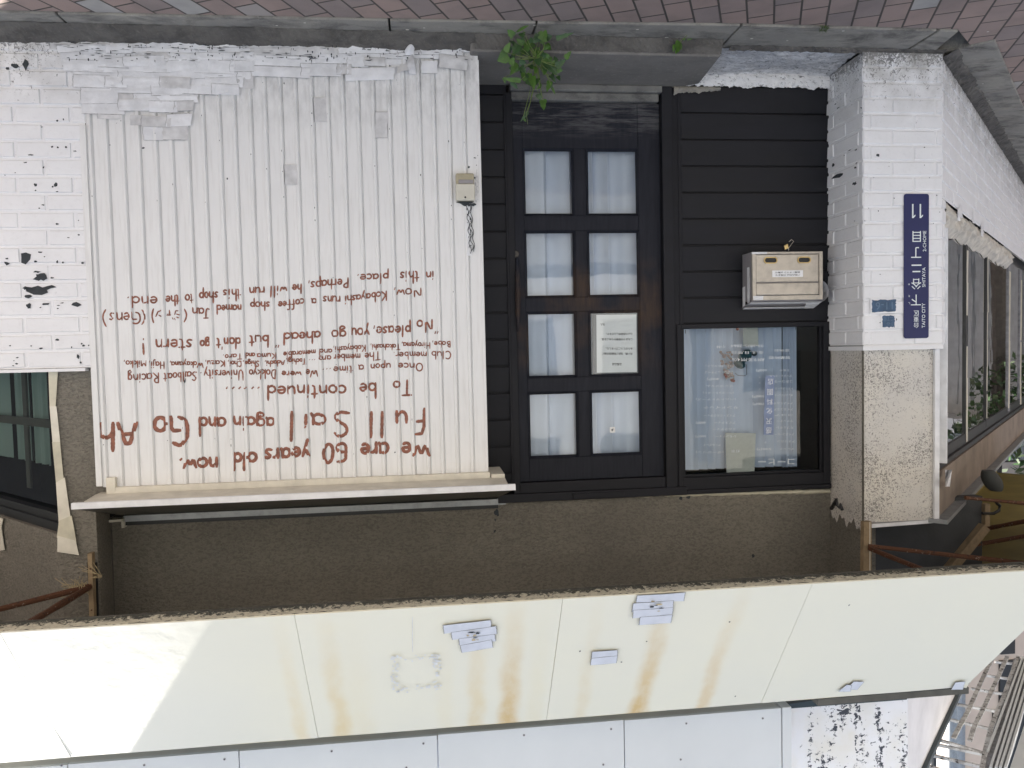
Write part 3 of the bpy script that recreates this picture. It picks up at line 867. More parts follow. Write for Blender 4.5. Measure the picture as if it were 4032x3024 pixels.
# tape patches on the awning
def aw(U, V, lift=.009):
    return PP(U, V, hb, an)+an*lift
def tape_strip(mb, c, k, mi=0):
    """c: 4 photo corners; outline strip a hair below gives the dirty edge"""
    q = [aw(U, V, .0085+k*.0009) for U, V in c]
    cen = sum(q, Vector())/4
    nn = 8
    top = []
    for a, b in zip(q, q[1:]+q[:1]):
        for i in range(nn):
            p = a.lerp(b, i/nn)
            top.append(p+(cen-p).normalized()*rnd.uniform(0, .0022))
    mb.poly(top, mi)
    mb.poly([cen+(p-cen)*1.0+(p-cen).normalized()*.0017-an*.0005 for p in top], 1)
patches = [
    [[(1743, 2455), (1932, 2434), (1935, 2464), (1748, 2488)], [(1775, 2482), (1953, 2457), (1957, 2488), (1780, 2512)], [(1806, 2506), (1948, 2488), (1952, 2516), (1808, 2532)], [(1810, 2532), (1935, 2509), (1942, 2540), (1817, 2561)]],
    [[(2506, 2338), (2697, 2326), (2690, 2360), (2502, 2365)], [(2490, 2368), (2650, 2357), (2648, 2383), (2486, 2402)], [(2491, 2394), (2648, 2383), (2645, 2410), (2488, 2426)], [(2518, 2420), (2645, 2411), (2639, 2444), (2512, 2452)]],
    [[(2330, 2559), (2431, 2552), (2429, 2578), (2327, 2584)], [(2326, 2584), (2429, 2574), (2426, 2603), (2323, 2612)]],
    [[(3358, 2676), (3399, 2678), (3372, 2710), (3330, 2708)], [(3330, 2688), (3350, 2690), (3345, 2716), (3297, 2716)]],
    [[(3757, 2680), (3797, 2677), (3787, 2709), (3741, 2709)]]]
for i, pt in enumerate(patches):
    mb = MB()
    for k, c in enumerate(pt): tape_strip(mb, c, k)
    if i in (0, 1):
        cx, cy = ((1860, 2490), (2580, 2375))[i]
        for k in range(7):
            p = aw(cx+rnd.uniform(-30, 30), cy+rnd.uniform(-22, 22), .014); chip(mb, p, EX, an.cross(EX), an, rnd.uniform(.012, .035), rnd.uniform(.006, .014), 2+k % 2, i*10+k)
    mb.build('tape_patch', [Pm['bluetape'], Pm['grime'], Pm['straw'], Pm['chip']], A)
# scar where a square sign was removed, crack line
mb = MB()
for k in range(110):
    sd_ = k % 4; tt = rnd.random()
    U, V = ((1540+195*tt, 2592+rnd.uniform(-18, 8)-10*tt), (1722+rnd.uniform(-16, 18), 2580+120*tt), (1560+175*tt, 2712+rnd.uniform(-14, 10)-12*tt), (1553+rnd.uniform(-14, 14), 2590+120*tt))[sd_]
    chip(mb, aw(U, V, .0075), EX, an.cross(EX), an, rnd.uniform(.004, .020), rnd.uniform(.004, .020), 0, k)
mb.build('paint_scar', [simple('pale_scuffed_paint', (.62, .625, .61), .6, .1, 20), Pm['awning']], A)
mb = MB(); ribbon(mb, [aw(1624, 2420+14*i, .008)+EX*rnd.uniform(-.001, .001) for i in range(11)], 
    .0022, an, .0004); mb.build('crack', Pm['tape3'], A)
for U, V in ((2282, 2557), (2545, 2519), (2870, 2442), (3340, 2376), (2445, 2600), (2893, 2735)):
    mb = MB(); chip(mb, aw(U, V, .007), EX, an.cross(EX), an, .008, .011, 0, U); mb.build('dirt_fleck', Pm['grime'], A)

# =================================================================== STOREFRONT SHUTTER
SH = thing('shopfront_shutter', 'white ribbed siding panel with red brown handwriting and taped foot beside the door', 'shutter', (.57, 0, .1))
SX0, SX1, SZ0, SZ1 = -.296, 1.452, .055, 2.035
ribs_u = [(1820, 264), (1761, 264), (1701, 264), (1644, 264), (1584, 280), (1527, 290), (1465, 300), (1405, 320), (1346, 320), (1286, 320), (1224, 320), (1159, 300), (1099, 300), (1037, 300),
          (982, 400), (920, 430), (860, 430), (798, 480), (738, 560), (674, 560), (612, 560), (545, 560), (480, 500), (415, 500), (352, 500)]
ribs = sorted(X(U, V, 0) for U, V in ribs_u)
RW, RH = .0105, .0070
def rib_y(x):
    for r in ribs:
        d = abs(x-r)
        if d < RW*.5: return -RH
        if d < RW*.5+.004: return -RH*(1-(d-RW*.5)/.004)
    return 0.0
mb = MB()
prof = [(SX0, .0)]
for r in ribs:
    for dx, dy in ((-RW*.5-.010, 0), (-RW*.5-.007, .0060), (-RW*.5-.004, 0), (-RW*.5, -RH), (RW*.5, -RH), (RW*.5+.004, 0)):
        if r+dx > prof[-1][0]+.0005 and r+dx < SX1: prof.append((r+dx, dy))
prof.append((SX1, 0))
for (xa, ya), (xb, yb) in zip(prof, prof[1:]): mb.quad((xa, ya, SZ0), (xb, yb, SZ0), (xb, yb, SZ1), (xa, ya, SZ1))
mb.box(SX0, SX1, .006, .33, SZ0, SZ1)
for U, V, a, b in ((1868, 700, 12, 9), (1884, 612, 8, 6), (1870, 622, 14, 5), (1876, 651, 5, 5), (1846, 658, 9, 8), (895, 704, 7, 9), (800, 488, 8, 12), (564, 583, 14, 8), (820, 948, 4, 12), (728, 1502, 8, 16), (1119, 328, 5, 9), (1555, 1781, 6, 9), (433, 571, 5, 5)):
    chip(mb, P(U, V, -.0008), EX, EZ, NF, a*.00122, b*.00122, 1, U)
for k in range(46):
    r = rnd.choice(ribs); z = rnd.uniform(.35, 1.95)
    chip(mb, (r+rnd.uniform(-.003, .003), -RH-.0004, z), EX, EZ, NF, rnd.uniform(.002, .005), rnd.uniform(.003, .014), 1, k)
mb.build('ribbed_panel', [Pm['shutter'], Pm['chip']], SH)
mb = MB(); mb.box(SX0-.004, SX0+.010, -.004, .03, .10, SZ1); mb.build('edge_trim', Pm['shutter'], SH, bevel=.002)
mb = MB(); mb.box(SX1-.002, SX1+.024, -.012, .02, .42, SZ1-.005)
mb.build('edge_trim', Pm['shutter'], SH, bevel=.002)
# hood over the panel
HX0, HX1 = X(2030, 1911, -.2), X(281, 1992, -.2)
mb = MB()
mb.prism([(HX1-.075, .33, 2.035), (HX1-.075, -.024, 2.035), (HX1-.075, -.030, 2.078), (HX1-.075, .33, 2.078)], (SX0-.01-HX1+.075, 0, 0))
mb.build('hood_base', Pm['hood'], SH, bevel=.003)
mb = MB()
mb.prism([(HX1-.03, -.032, 2.062), (HX1-.03, -.150, 2.070), (HX1-.03, -.150, 2.080), (HX1-.03, .30, 2.082), (HX1-.03, .30, 2.062)], (HX0-HX1+.06, 0, 0))
mb.build('hood_ledge', Pm['hood'], SH, bevel=.002)
mb = MB()
mb.box(HX0, HX1, -.205, -.186, 2.066, 2.094)
mb.build('hood_lip', Pm['tape2'], SH, bevel=.002)
mb = MB()
mb.prism([(HX0+.004, -.19, 2.094), (HX1-.004, -.19, 2.094), (HX1-.004, .338, 2.235), (HX0+.03, .338, 2.228)], (0, .012, -.02))
mb.build('hood_flashing', Pm['grime'], SH)
mb = MB()
mb.box(X(1990, 1960, YR-.02), X(490, 2040, YR-.02), YR-.03, YR, 2.232, 2.262); mb.box(X(1960, 1960, YR-.02), X(490, 2040, YR-.02), YR-.022, YR, 2.262, 2.282, 1)
mb.obox((X(490, 2040, YR-.03), YR-.04, 2.245), (.075, 0, .003), (0, .04, 0), (0, 0, .012), 2); mb.obox((X(490, 2040, YR-.03), YR-.04, 2.25), (.012, 0, 0), (0, .04, 0), (0, 0, .04), 2)
mb.build('head_rail', [Pm['alu'], Pm['frame'], Pm['hood']], SH)
mb = MB(); mb.box(HX1-.115, HX1-.075, -.028, .0, 1.99, 2.06); mb.build('hood_bracket', Pm['hood'], SH, bevel=.004)
mb = MB(); mb.box(HX0+.03, HX0+.095, -.03, .2, 2.045, 2.085); mb.build('hood_bracket', Pm['hood'], SH, bevel=.004)

# ---- handwriting: single stroke letters, x-height 1, ascender/capital 1.8, descender -.7
def arc(cx, cy, rx, ry, a0, a1, n=9):
    return [(cx+rx*math.cos(R(a0+(a1-a0)*i/(n-1))), cy+ry*math.sin(R(a0+(a1-a0)*i/(n-1)))) for i in range(n)]
G = {
 'a': (.75, [arc(.33, .48, .32, .46, 40, 330), [(.62, .95), (.60, .3), (.72, 0)]]),
 'b': (.75, [[(.05, 1.8), (.06, 0)], arc(.34, .46, .30, .45, 160, -160)]),
 'c': (.65, [arc(.36, .5, .33, .48, 50, 310)]),
 'd': (.75, [arc(.33, .46, .31, .45, 30, 330), [(.64, 1.8), (.64, 0)]]),
 'e': (.7, [[(.06, .5), (.60, .55)] + arc(.33, .52, .30, .46, 15, 315)]),
 'f': (.6, [arc(.42, 1.45, .22, .30, 60, 180, 5) + [(.20, -.1)], [(.0, .9), (.5, .95)]]),
 'g': (.75, [arc(.33, .52, .30, .44, 30, 330), [(.63, .95), (.62, -.1)] + arc(.38, -.35, .26, .32, 10, -190, 8) + [(.66, -.05)]]),
 'h': (.72, [[(.06, 1.8), (.05, 0)], [(.05, .6), (.25, .95), (.52, .9), (.60, .6), (.60, 0)]]),
 'i': (.3, [[(.14, 1.0), (.13, 0)], [(.16, 1.40), (.17, 1.50)]]),
 'j': (.35, [[(.2, 1.0), (.2, -.35), (.05, -.6), (-.1, -.45)], [(.2, 1.4), (.21, 1.5)]]),
 'k': (.68, [[(.06, 1.8), (.05, 0)], [(.55, .95), (.08, .45), (.58, 0)]]),
 'l': (.3, [[(.15, 1.8), (.13, 0)]]),
 'm': (1.0, [[(.04, .95), (.05, 0)], [(.05, .65), (.25, .95), (.42, .8), (.45, 0)], [(.45, .65), (.66, .95), (.83, .8), (.86, 0)]]),
 'n': (.72, [[(.05, .98), (.06, 0)], [(.06, .6), (.28, .95), (.55, .85), (.60, 0)]]),
 'o': (.74, [arc(.35, .5, .32, .48, 80, 440, 13)]),
 'p': (.75, [[(.06, 1.0), (.07, -.8)], arc(.34, .52, .30, .45, 160, -160)]),
 'r': (.5, [[(.08, .98), (.09, 0)], [(.09, .55), (.24, .9), (.46, .92)]]),
 's': (.6, [[(.52, .85), (.30, .98), (.10, .78), (.30, .53), (.50, .30), (.32, .02), (.05, .12)]]),
 't': (.55, [[(.25, 1.55), (.24, .15), (.42, 0)], [(.02, 1.05), (.50, 1.08)]]),
 'u': (.74, [[(.06, 1.0), (.07, .3), (.25, .02), (.48, .12), (.60, .45)], [(.61, 1.0), (.62, 0)]]),
 'v': (.66, [[(.04, 1.0), (.30, 0), (.58, 1.0)]]),
 'w': (.95, [[(.02, 1.0), (.22, .02), (.44, .85), (.64, .02), (.88, 1.0)]]),
 'y': (.68, [[(.05, 1.0), (.33, .25)], [(.60, 1.0), (.15, -.75)]]),
 'z': (.65, [[(.06, .95), (.55, .98), (.06, .03), (.58, .02)]]),
 'W': (1.3, [[(.02, 1.8), (.32, .05), (.62, 1.5), (.92, .05), (1.22, 1.8)]]),
 'F': (.95, [[(.85, 1.78), (.12, 1.74), (.10, 0)], [(.12, .95), (.75, .98)]]),
 'S': (1.0, [[(.85, 1.55), (.55, 1.8), (.18, 1.55), (.22, 1.15), (.62, .85), (.86, .45), (.62, .05), (.10, .18)]]),
 'G': (1.1, [[(.82, 1.62), (.45, 1.8), (.12, 1.4), (.06, .8), (.22, .15), (.55, .02)], [(.45, .95), (.95, .98), (.95, 0)]]),
 'A': (1.05, [[(.02, 0), (.48, 1.8), (.95, 0)], [(.20, .72), (.78, .75)]]),
 'T': (.95, [[(.05, 1.76), (.88, 1.78)], [(.46, 1.76), (.45, 0)]]),
 'O': (1.05, [arc(.50, .9, .45, .88, 80, 440, 15)]),
 'D': (1.0, [[(.10, 1.78), (.10, .02)], [(.10, 1.78), (.55, 1.6), (.86, .95), (.55, .12), (.10, .02)]]),
 'U': (1.05, [[(.08, 1.8), (.12, .5), (.32, .05), (.66, .05), (.86, .5), (.90, 1.8)]]),
 'R': (1.0, [[(.12, 1.75), (.10, 0)], [(.12, 1.74), (.60, 1.68), (.72, 1.25), (.52, .95), (.14, .9), (.86, 0)]]),
 'C': (1.0, [arc(.52, .9, .45, .88, 50, 310, 11)]),
 'B': (.95, [[(.10, 1.76), (.10, 0)], [(.10, 1.76), (.58, 1.6), (.55, 1.05), (.12, .95), (.72, .75), (.70, .18), (.10, .02)]]),
 'H': (1.05, [[(.10, 1.78), (.10, 0)], [(.88, 1.78), (.88, 0)], [(.10, .9), (.88, .95)]]),
 'K': (.95, [[(.10, 1.78), (.10, 0)], [(.80, 1.75), (.14, .85), (.85, 0)]]),
 'N': (1.1, [[(.10, 0), (.12, 1.78), (.88, .02), (.90, 1.8)]]),
 'P': (.9, [[(.12, 1.75), (.10, 0)], [(.12, 1.74), (.62, 1.65), (.72, 1.25), (.52, .92), (.14, .85)]]),
 'J': (.8, [[(.25, 1.76), (.85, 1.78)], [(.58, 1.76), (.56, .4), (.36, .03), (.08, .25)]]),
 'M': (1.2, [[(.08, 0), (.14, 1.76), (.58, .5), (1.0, 1.76), (1.08, 0)]]),
 '6': (.95, [[(.75, 1.72), (.15, 1.70), (.12, .95), (.10, .4), (.30, .03), (.70, .08), (.82, .5), (.62, .92), (.16, .95)]]),
 '0': (.95, [arc(.45, .9, .38, .88, 80, 440, 15)]),
 '.': (.3, [[(.12, .05), (.15, .12)]]),
 ',': (.3, [[(.16, .15), (.10, -.18)]]),
 "'": (.25, [[(.12, 1.85), (.10, 1.55)]]),
 '"': (.45, [[(.10, 1.95), (.06, 1.55)], [(.32, 1.95), (.28, 1.55)]]),
 '!': (.35, [[(.15, 1.8), (.18, .6)], [(.16, .05), (.17, .12)]]),
 '(': (.5, [[(.42, 1.9), (.12, 1.2), (.10, .5), (.40, -.2)]]),
 ')': (.5, [[(.08, 1.9), (.38, 1.2), (.40, .5), (.10, -.2)]]),
 '·': (.3, [[(.12, .85), (.15, .92)]]),
}
def sm(p):
    if len(p) < 3: return p
    q = [p[0]]
    for a, b in zip(p, p[1:]):
        q += [(a[0]*.75+b[0]*.25, a[1]*.75+b[1]*.25), (a[0]*.25+b[0]*.75, a[1]*.25+b[1]*.75)]
    return q+[p[-1]]
EPS = [0]
def put_stroke(mb, pts, wpx):
    """pts in photo pixels -> painted ribbon following the ribs"""
    w3 = [P(U, V, 0) for U, V in pts]
    out = []
    for a, b in zip(w3, w3[1:]):
        n = max(1, int((b-a).length/.006))
        out += [a.lerp(b, i/n) for i in range(n)]
    out.append(w3[-1])
    EPS[0] += 1
    e = .0006+.00035*(EPS[0] % 4)
    out = [Vector((p.x, rib_y(p.x)-e, p.z)) for p in out]
    ribbon(mb, out, wpx*.00104, NF, .0010)
def put_word(mb, word, u0, u1, v0, v1, xh, asc, wpx):
    adv = [G[c][0] if c in G else .4 for c in word]
    tot = sum(adv)+.10*(len(word)-1)
    k = (u0-u1)/tot; x = 0
    for c, a in zip(word, adv):
        if c in G:
            jy = rnd.uniform(-.05, .05); jr = rnd.uniform(-.05, .05); js = rnd.uniform(.94, 1.06)
            for st in G[c][1]:
                pts = []
                for gx, gy in sm(st):
                    yy = gy*xh if gy <= 1 else xh+(gy-1)/.8*(asc-xh)
                    X_ = x+gx*js+gy*jr*.3+rnd.uniform(-.012, .012)
                    t = X_/tot
                    pts.append((u0-X_*k, v0+(v1-v0)*t+yy+jy*xh))
                put_stroke(mb, pts, wpx)
        x += a+.10
LINES = [
 (15, [('We', 1692, 1580, 1740, 1740, 40, 52), ('are', 1529, 1419, 1743, 1744, 42, 60), ('60', 1368, 1268, 1741, 1750, 38, 76), ('years', 1220, 1041, 1757, 1769, 37, 60), ('old', 1011, 915, 1783, 1784, 35, 66), ('now.', 858, 704, 1800, 1805, 35, 60)]),
 (15, [('F', 1675, 1634, 1608, 1610, 50, 100), ('u', 1605, 1556, 1617, 1617, 44, 90), ('ll', 1520, 1446, 1620, 1622, 44, 98), ('S', 1380, 1309, 1616, 1618, 50, 103), ('a', 1280, 1222, 1630, 1628, 44, 90), ('i', 1212, 1196, 1632, 1632, 36, 56), ('l', 1164, 1134, 1620, 1624, 44, 112)]),
 (12, [('again', 1080, 916, 1645, 1641, 31, 60), ('and', 888, 783, 1644, 1644, 34, 72)]),
 (18, [('Go', 745, 604, 1638, 1640, 56, 116), ('Ah', 540, 394, 1664, 1668, 60, 108)]),
 (10, [('T', 1622, 1582, 1498, 1499, 30, 60), ('o', 1574, 1547, 1502, 1503, 23, 40), ('be', 1481, 1414, 1507, 1509, 32, 60), ('continued', 1362, 1052, 1516, 1519, 30, 56)]),
 (6.2, [('Once', 1665, 1566, 1430, 1429, 17, 31), ('upon', 1538, 1457, 1430, 1434, 16, 30), ('a', 1432, 1412, 1436, 1437, 18, 30), ('time', 1389, 1313, 1441, 1444, 17, 30), ('We', 1251, 1203, 1450, 1455, 18, 31), ('were', 1186, 1108, 1461, 1461, 15, 28),
       ('Dokkyo', 1087, 980, 1455, 1455, 18, 37), ('University', 960, 803, 1457, 1457, 19, 40), ('·', 794, 788, 1451, 1451, 19, 34), ('Sailboat', 778, 646, 1461, 1471, 19, 36), ('Racing', 627, 502, 1469, 1474, 22, 40)]),
 (5.6, [('Club', 1776, 1699, 1383, 1384, 17, 31), ('member.', 1680, 1548, 1385, 1386, 16, 29), ('The', 1499, 1435, 1384, 1390, 17, 33), ('member', 1418, 1314, 1393, 1395, 16, 28), ('are', 1303, 1256, 1400, 1400, 15, 26),
       ('Tochigi,', 1206, 1126, 1412, 1413, 11, 22), ('Adachi,', 1121, 1042, 1419, 1421, 11, 23), ('Shige,', 1022, 958, 1421, 1421, 11, 23), ('Choi,', 952, 898, 1421, 1421, 12, 23), ('Kazu,', 886, 807, 1420, 1420, 13, 24), ('Wakayama,', 800, 668, 1424, 1424, 13, 23), ('Haji,', 650, 586, 1425, 1424, 15, 28), ('Mikko,', 579, 486, 1420, 1421, 14, 27)]),
 (5.4, [('Bobe,', 1774, 1701, 1343, 1344, 13, 24), ('Hiroyama,', 1694, 1581, 1348, 1349, 13, 24), ('Takahashi,', 1575, 1458, 1355, 1356, 12, 22), ('Kobayashi,', 1440, 1312, 1359, 1366, 13, 25), ('and', 1307, 1258, 1374, 1375, 13, 24), ('memorable', 1242, 1115, 1377, 1386, 13, 24), ('Kuma', 1087, 1013, 1390, 1392, 13, 24), ('and', 1003, 967, 1390, 1390, 12, 22), ('Taro.', 954, 876, 1392, 1397, 12, 21)]),
 (8.6, [('"', 1727, 1708, 1284, 1284, 14, 26), ('No', 1704, 1641, 1260, 1262, 24, 49), ('please,', 1617, 1468, 1281, 1288, 25, 43), ('you', 1454, 1381, 1291, 1292, 25, 40), ('go', 1362, 1305, 1299, 1301, 24, 40), ('ahead', 1262, 1117, 1304, 1313, 24, 46), ('"', 1099, 1081, 1338, 1338, 14, 26),
       ('but', 1058, 981, 1320, 1322, 23, 46), ("don't", 947, 852, 1330, 1332, 23, 42), ('go', 826, 787, 1341, 1342, 20, 36), ('stern', 758, 610, 1335, 1338, 30, 46), ('!', 573, 555, 1333, 1333, 34, 62)]),
 (7.0, [('Now,', 1660, 1549, 1134, 1137, 22, 33), ('Kobayashi', 1523, 1357, 1146, 1167, 18, 37), ('runs', 1340, 1272, 1166, 1167, 20, 34), ('a', 1246, 1227, 1175, 1175, 18, 34), ('coffee', 1197, 1095, 1176, 1188, 18, 38), ('shop', 1062, 984, 1188, 1189, 18, 34), ('named', 951, 853, 1200, 1202, 19, 36), ('Jan', 828, 758, 1212, 1213, 22, 40),
       ('(', 737, 724, 1222, 1222, 24, 42), (')', 606, 597, 1222, 1222, 26, 46), ('(', 577, 557, 1226, 1226, 28, 48), ('Gens', 556, 430, 1228, 1232, 29, 46), (')', 420, 402, 1226, 1226, 30, 56)]),
 (7.6, [('in', 1708, 1677, 1069, 1071, 20, 38), ('this', 1649, 1574, 1069, 1070, 23, 47), ('place.', 1530, 1405, 1075, 1081, 20, 38), ('Perhaps,', 1374, 1212, 1094, 1110, 22, 38), ('he', 1188, 1151, 1119, 1120, 20, 37), ('will', 1130, 1064, 1127, 1128, 18, 42), ('run', 1042, 981, 1131, 1132, 21, 36), ('this', 950, 877, 1139, 1141, 20, 45), ('shop', 858, 784, 1148, 1150, 22, 43), ('to', 762, 729, 1159, 1160, 22, 38), ('the', 707, 652, 1163, 1165, 22, 40), ('end.', 619, 500, 1167, 1169, 27, 43)]),
]
for li, (wp, words) in enumerate(LINES):
    for wd in words:
        mb = MB(); put_word(mb, *wd, wp); mb.build('painted_word', Pm['paint'], SH)
    mb = MB()
    if li == 4:
        for U in (1019, 995, 967, 944, 919, 894): put_stroke(mb, [(U+2, 1525), (U-2, 1529)], 11)
    if li == 5:
        for U, V in ((1300, 1450), (1287, 1451), (1273, 1453)): put_stroke(mb, [(U+1, V), (U-1, V+2)], 5)
    if li == 6:
        for U in (1239, 1230, 1219): put_stroke(mb, [(U+1, 1415), (U-1, 1417)], 4.5)
    if li == 9:   # katakana between the brackets
        for st in ([(706, 1252), (695, 1248)], [(708, 1240), (697, 1237)], [(703, 1224), (692, 1224), (688, 1238)], [(690, 1259), (687, 1254)], [(682, 1257), (679, 1252)],
                   [(672, 1240), (658, 1241), (662, 1236)], [(669, 1242), (667, 1222)], [(637, 1247), (626, 1241)], [(614, 1246), (622, 1228), (636, 1222)]):
            put_stroke(mb, st, 6)
    if mb.v: mb.build('painted_word', Pm['paint'], SH)
# ---- tape along the foot of the panel
def tape_rect(mb, U0, U1, V0, V1, lift, mi, tilt=0.0, wr=.002):
    """photo-pixel rectangle on the panel; wrinkled sheet"""
    ph = rnd.uniform(0, 9); f1, f2 = rnd.uniform(4, 11), rnd.uniform(3, 8)
    jag = [rnd.uniform(-3, 3) for _ in range(8)]
    def fn(u, v):
        U = U0+(U1-U0)*u+(jag[int(v*3.9)] if u in (0, 1) else 0); V = V0+(V1-V0)*v+tilt*(U-U0)
        p = P(U, V, 0)
        d = lift+wr*(.5+.5*math.sin(u*f1+v*f2+ph)*math.sin(u*f2*1.7-v*f1*.6+ph*2))*(1 if 0 < v < 1 else .4)
        return (p.x, -d, p.z)
    mb.grid(fn, 14, 5, mi)
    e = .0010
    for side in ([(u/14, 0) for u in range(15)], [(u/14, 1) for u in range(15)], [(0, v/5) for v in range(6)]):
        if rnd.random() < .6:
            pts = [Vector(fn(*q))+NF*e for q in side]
            ribbon(mb, pts, rnd.uniform(.0012, .0026), NF, .0004, 4)  # grey ribbons paint the thin shadow along tape edges
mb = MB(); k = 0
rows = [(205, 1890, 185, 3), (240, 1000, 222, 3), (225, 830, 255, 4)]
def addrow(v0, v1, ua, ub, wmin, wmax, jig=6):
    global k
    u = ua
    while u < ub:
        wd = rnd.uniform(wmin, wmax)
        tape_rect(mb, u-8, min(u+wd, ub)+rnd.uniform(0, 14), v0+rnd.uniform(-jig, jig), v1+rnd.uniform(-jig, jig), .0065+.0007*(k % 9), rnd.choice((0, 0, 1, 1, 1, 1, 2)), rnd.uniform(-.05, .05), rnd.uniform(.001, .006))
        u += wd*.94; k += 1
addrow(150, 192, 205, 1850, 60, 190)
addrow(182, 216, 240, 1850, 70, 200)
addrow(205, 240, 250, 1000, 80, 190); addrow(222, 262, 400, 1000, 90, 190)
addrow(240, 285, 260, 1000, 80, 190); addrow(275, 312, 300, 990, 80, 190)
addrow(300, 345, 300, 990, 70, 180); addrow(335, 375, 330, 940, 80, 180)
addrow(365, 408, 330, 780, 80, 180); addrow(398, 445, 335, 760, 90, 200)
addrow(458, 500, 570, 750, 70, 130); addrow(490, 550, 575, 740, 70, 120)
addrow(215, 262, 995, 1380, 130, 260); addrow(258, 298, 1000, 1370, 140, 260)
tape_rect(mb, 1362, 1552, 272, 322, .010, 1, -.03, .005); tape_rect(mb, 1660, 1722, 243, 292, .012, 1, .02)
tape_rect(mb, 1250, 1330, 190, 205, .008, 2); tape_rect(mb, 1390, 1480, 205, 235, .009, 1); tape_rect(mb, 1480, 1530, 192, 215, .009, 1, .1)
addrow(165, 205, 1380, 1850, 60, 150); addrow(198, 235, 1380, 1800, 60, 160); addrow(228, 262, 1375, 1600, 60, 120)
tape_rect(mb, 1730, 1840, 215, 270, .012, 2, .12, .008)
for U, V, U2, V2 in ((1237, 386, 1286, 481), (1477, 443, 1526, 545), (1121, 649, 1171, 728)):
    m2 = MB(); tape_rect(m2, U, U2, V, V2, .0075, 0, 0, .0008); m2.m = [1 if q == 4 else 0 for q in m2.m]; m2.build('tape_patch', [Pm['tape3'], Pm['greyp']], SH, smooth=True)
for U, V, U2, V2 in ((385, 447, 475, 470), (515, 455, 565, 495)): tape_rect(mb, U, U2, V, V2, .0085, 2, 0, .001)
for k in range(430):
    U = rnd.uniform(230, 1870); V = 146+95*rnd.random()**1.7
    p = P(U, V, -.0165-rnd.uniform(0, .002)); chip(mb, p, EX, EZ, NF, *((rnd.uniform(.010, .05), rnd.uniform(.002, .006)) if rnd.random() < .45 else (rnd.uniform(.003, .008), rnd.uniform(.004, .018))), 3, k)
# peeled ragged flap and blob at the foot
def flap(u, v):
    p = P(1598+36*u, 218-48*v, -.018); q = math.sin(u*math.pi)
    return (p.x+.004*math.sin(v*5), -.018-.022*q*math.sin(v*2.6), p.z)
mb.grid(flap, 8, 8, 1)
def flap2(u, v):
    p = P(1612+26*u-14*v, 292-80*v*(.6+.4*u), -.018)
    return (p.x, -.016-.03*math.sin(v*3.0)*(.5+.5*u), p.z)
mb.grid(flap2, 6, 8, 2)
def flap3(u, v):
    p = P(1565+50*u, 262+34*v-18*u, -.016)
    return (p.x, -.016-.028*v*(1-u*.4), p.z)
mb.grid(flap3, 6, 5, 1)
mb.build('tape', [Pm['tape'], Pm['tape2'], Pm['tape3'], Pm['chip'], simple('tape_edge_shadow', (.36, .36, .37), .8, .5, 60)], SH, smooth=True)

# =================================================================== GLAZED DOOR
D_ = thing('glazed_door', 'dark wooden door with eight curtained glass panes and worn brown paint', 'door', (-.9, .36, .18))
YD = .352
xL, xR = X(2622, 1000, YR), X(2012, 1000, YR)
zB, zT = .180, Z(2400, 1925, YR)
mb = MB()
mb.box(xL-.035, xL+.022, YR-.03, YR+.06, .10, zT); mb.box(xR-.020, xR+.014, YR-.02, YR+.06, .14, zT)
mb.box(xL+.022, xR-.020, YR-.02, YR+.06, zT-.055, zT)
mb.box(xL-.09, xL-.036, YR-.012, YR+.06, .10, zT); mb.box(xL-.09, xR+.10, YR-.034, YR+.05, zT, zT+.045)
mb.box(X(2450, 1945, YR), X(2250, 1945, YR), YR-.045, YR-.0345, zT+.008, zT+.036)
mb.build('door_frame', Pm['clad'], D_, bevel=.003)
cols = [(X(2268, 1200, YD), X(2070, 1200, YD)), (X(2519, 1200, YD), X(2317, 1200, YD))]
rowsz = [(Z(2290, 587, YD), Z(2290, 849, YD)), (Z(2290, 909, YD), Z(2290, 1170, YD)), (Z(2290, 1226, YD), Z(2290, 1484, YD)), (Z(2290, 1540, YD), Z(2290, 1797, YD))]
mb = MB()
xl_, xr_ = xL+.024, xR-.022
g_ = .0
def rail(a, b, z0, z1, y0=YD-.004): mb.box(a, b, y0, YD+.036, z0, z1)
rail(xl_, cols[1][0], zB, zT-.057, YD-.006); rail(cols[0][1], xr_, zB, zT-.057, YD-.006)
mid = (cols[1][1], cols[0][0])
zs = [zB]+[q for r_ in rowsz for q in r_]+[zT-.057]
rail(cols[1][0], cols[0][1], zs[0], zs[1]); rail(cols[1][0], cols[0][1], zs[8], zs[9])
for i in (2, 4, 6): rail(cols[1][0], cols[0][1], zs[i], zs[i+1])
for z0, z1 in rowsz: rail(mid[0], mid[1], z0, z1)
leaf = mb.build('door_leaf', Pm['door'], D_, bevel=.002, seg=1)
for c0, c1 in cols:
    for z0, z1 in rowsz:
        mb = MB(); t = .012
        o4 = [(c0-.002, z0-.002), (c1+.002, z0-.002), (c1+.002, z1+.002), (c0-.002, z1+.002)]; i4 = [(c0+t, z0+t), (c1-t, z0+t), (c1-t, z1-t), (c0+t, z1-t)]
        for j in range(4):
            a, b = o4[j], o4[(j+1) % 4]; c, d = i4[(j+1) % 4], i4[j]
            mb.quad((a[0], YD-.009, a[1]), (b[0], YD-.009, b[1]), (c[0], YD+.006, c[1]), (d[0], YD+.006, d[1]))
        f_ = mb.build('pane_moulding', Pm['door'], leaf)
        mb = MB(); mb.quad((c0, YD+.008, z0), (c1, YD+.008, z0), (c1, YD+.008, z1), (c0, YD+.008, z1))
        mb.build('glass_pane', Pm['glass'], leaf)
mb = MB()
hp = [P(2036, 1020, YD-.03), P(2038, 1100, YD-.05), P(2040, 1170, YD-.052), P(2039, 1240, YD-.05), P(2038, 1305, YD-.03)]
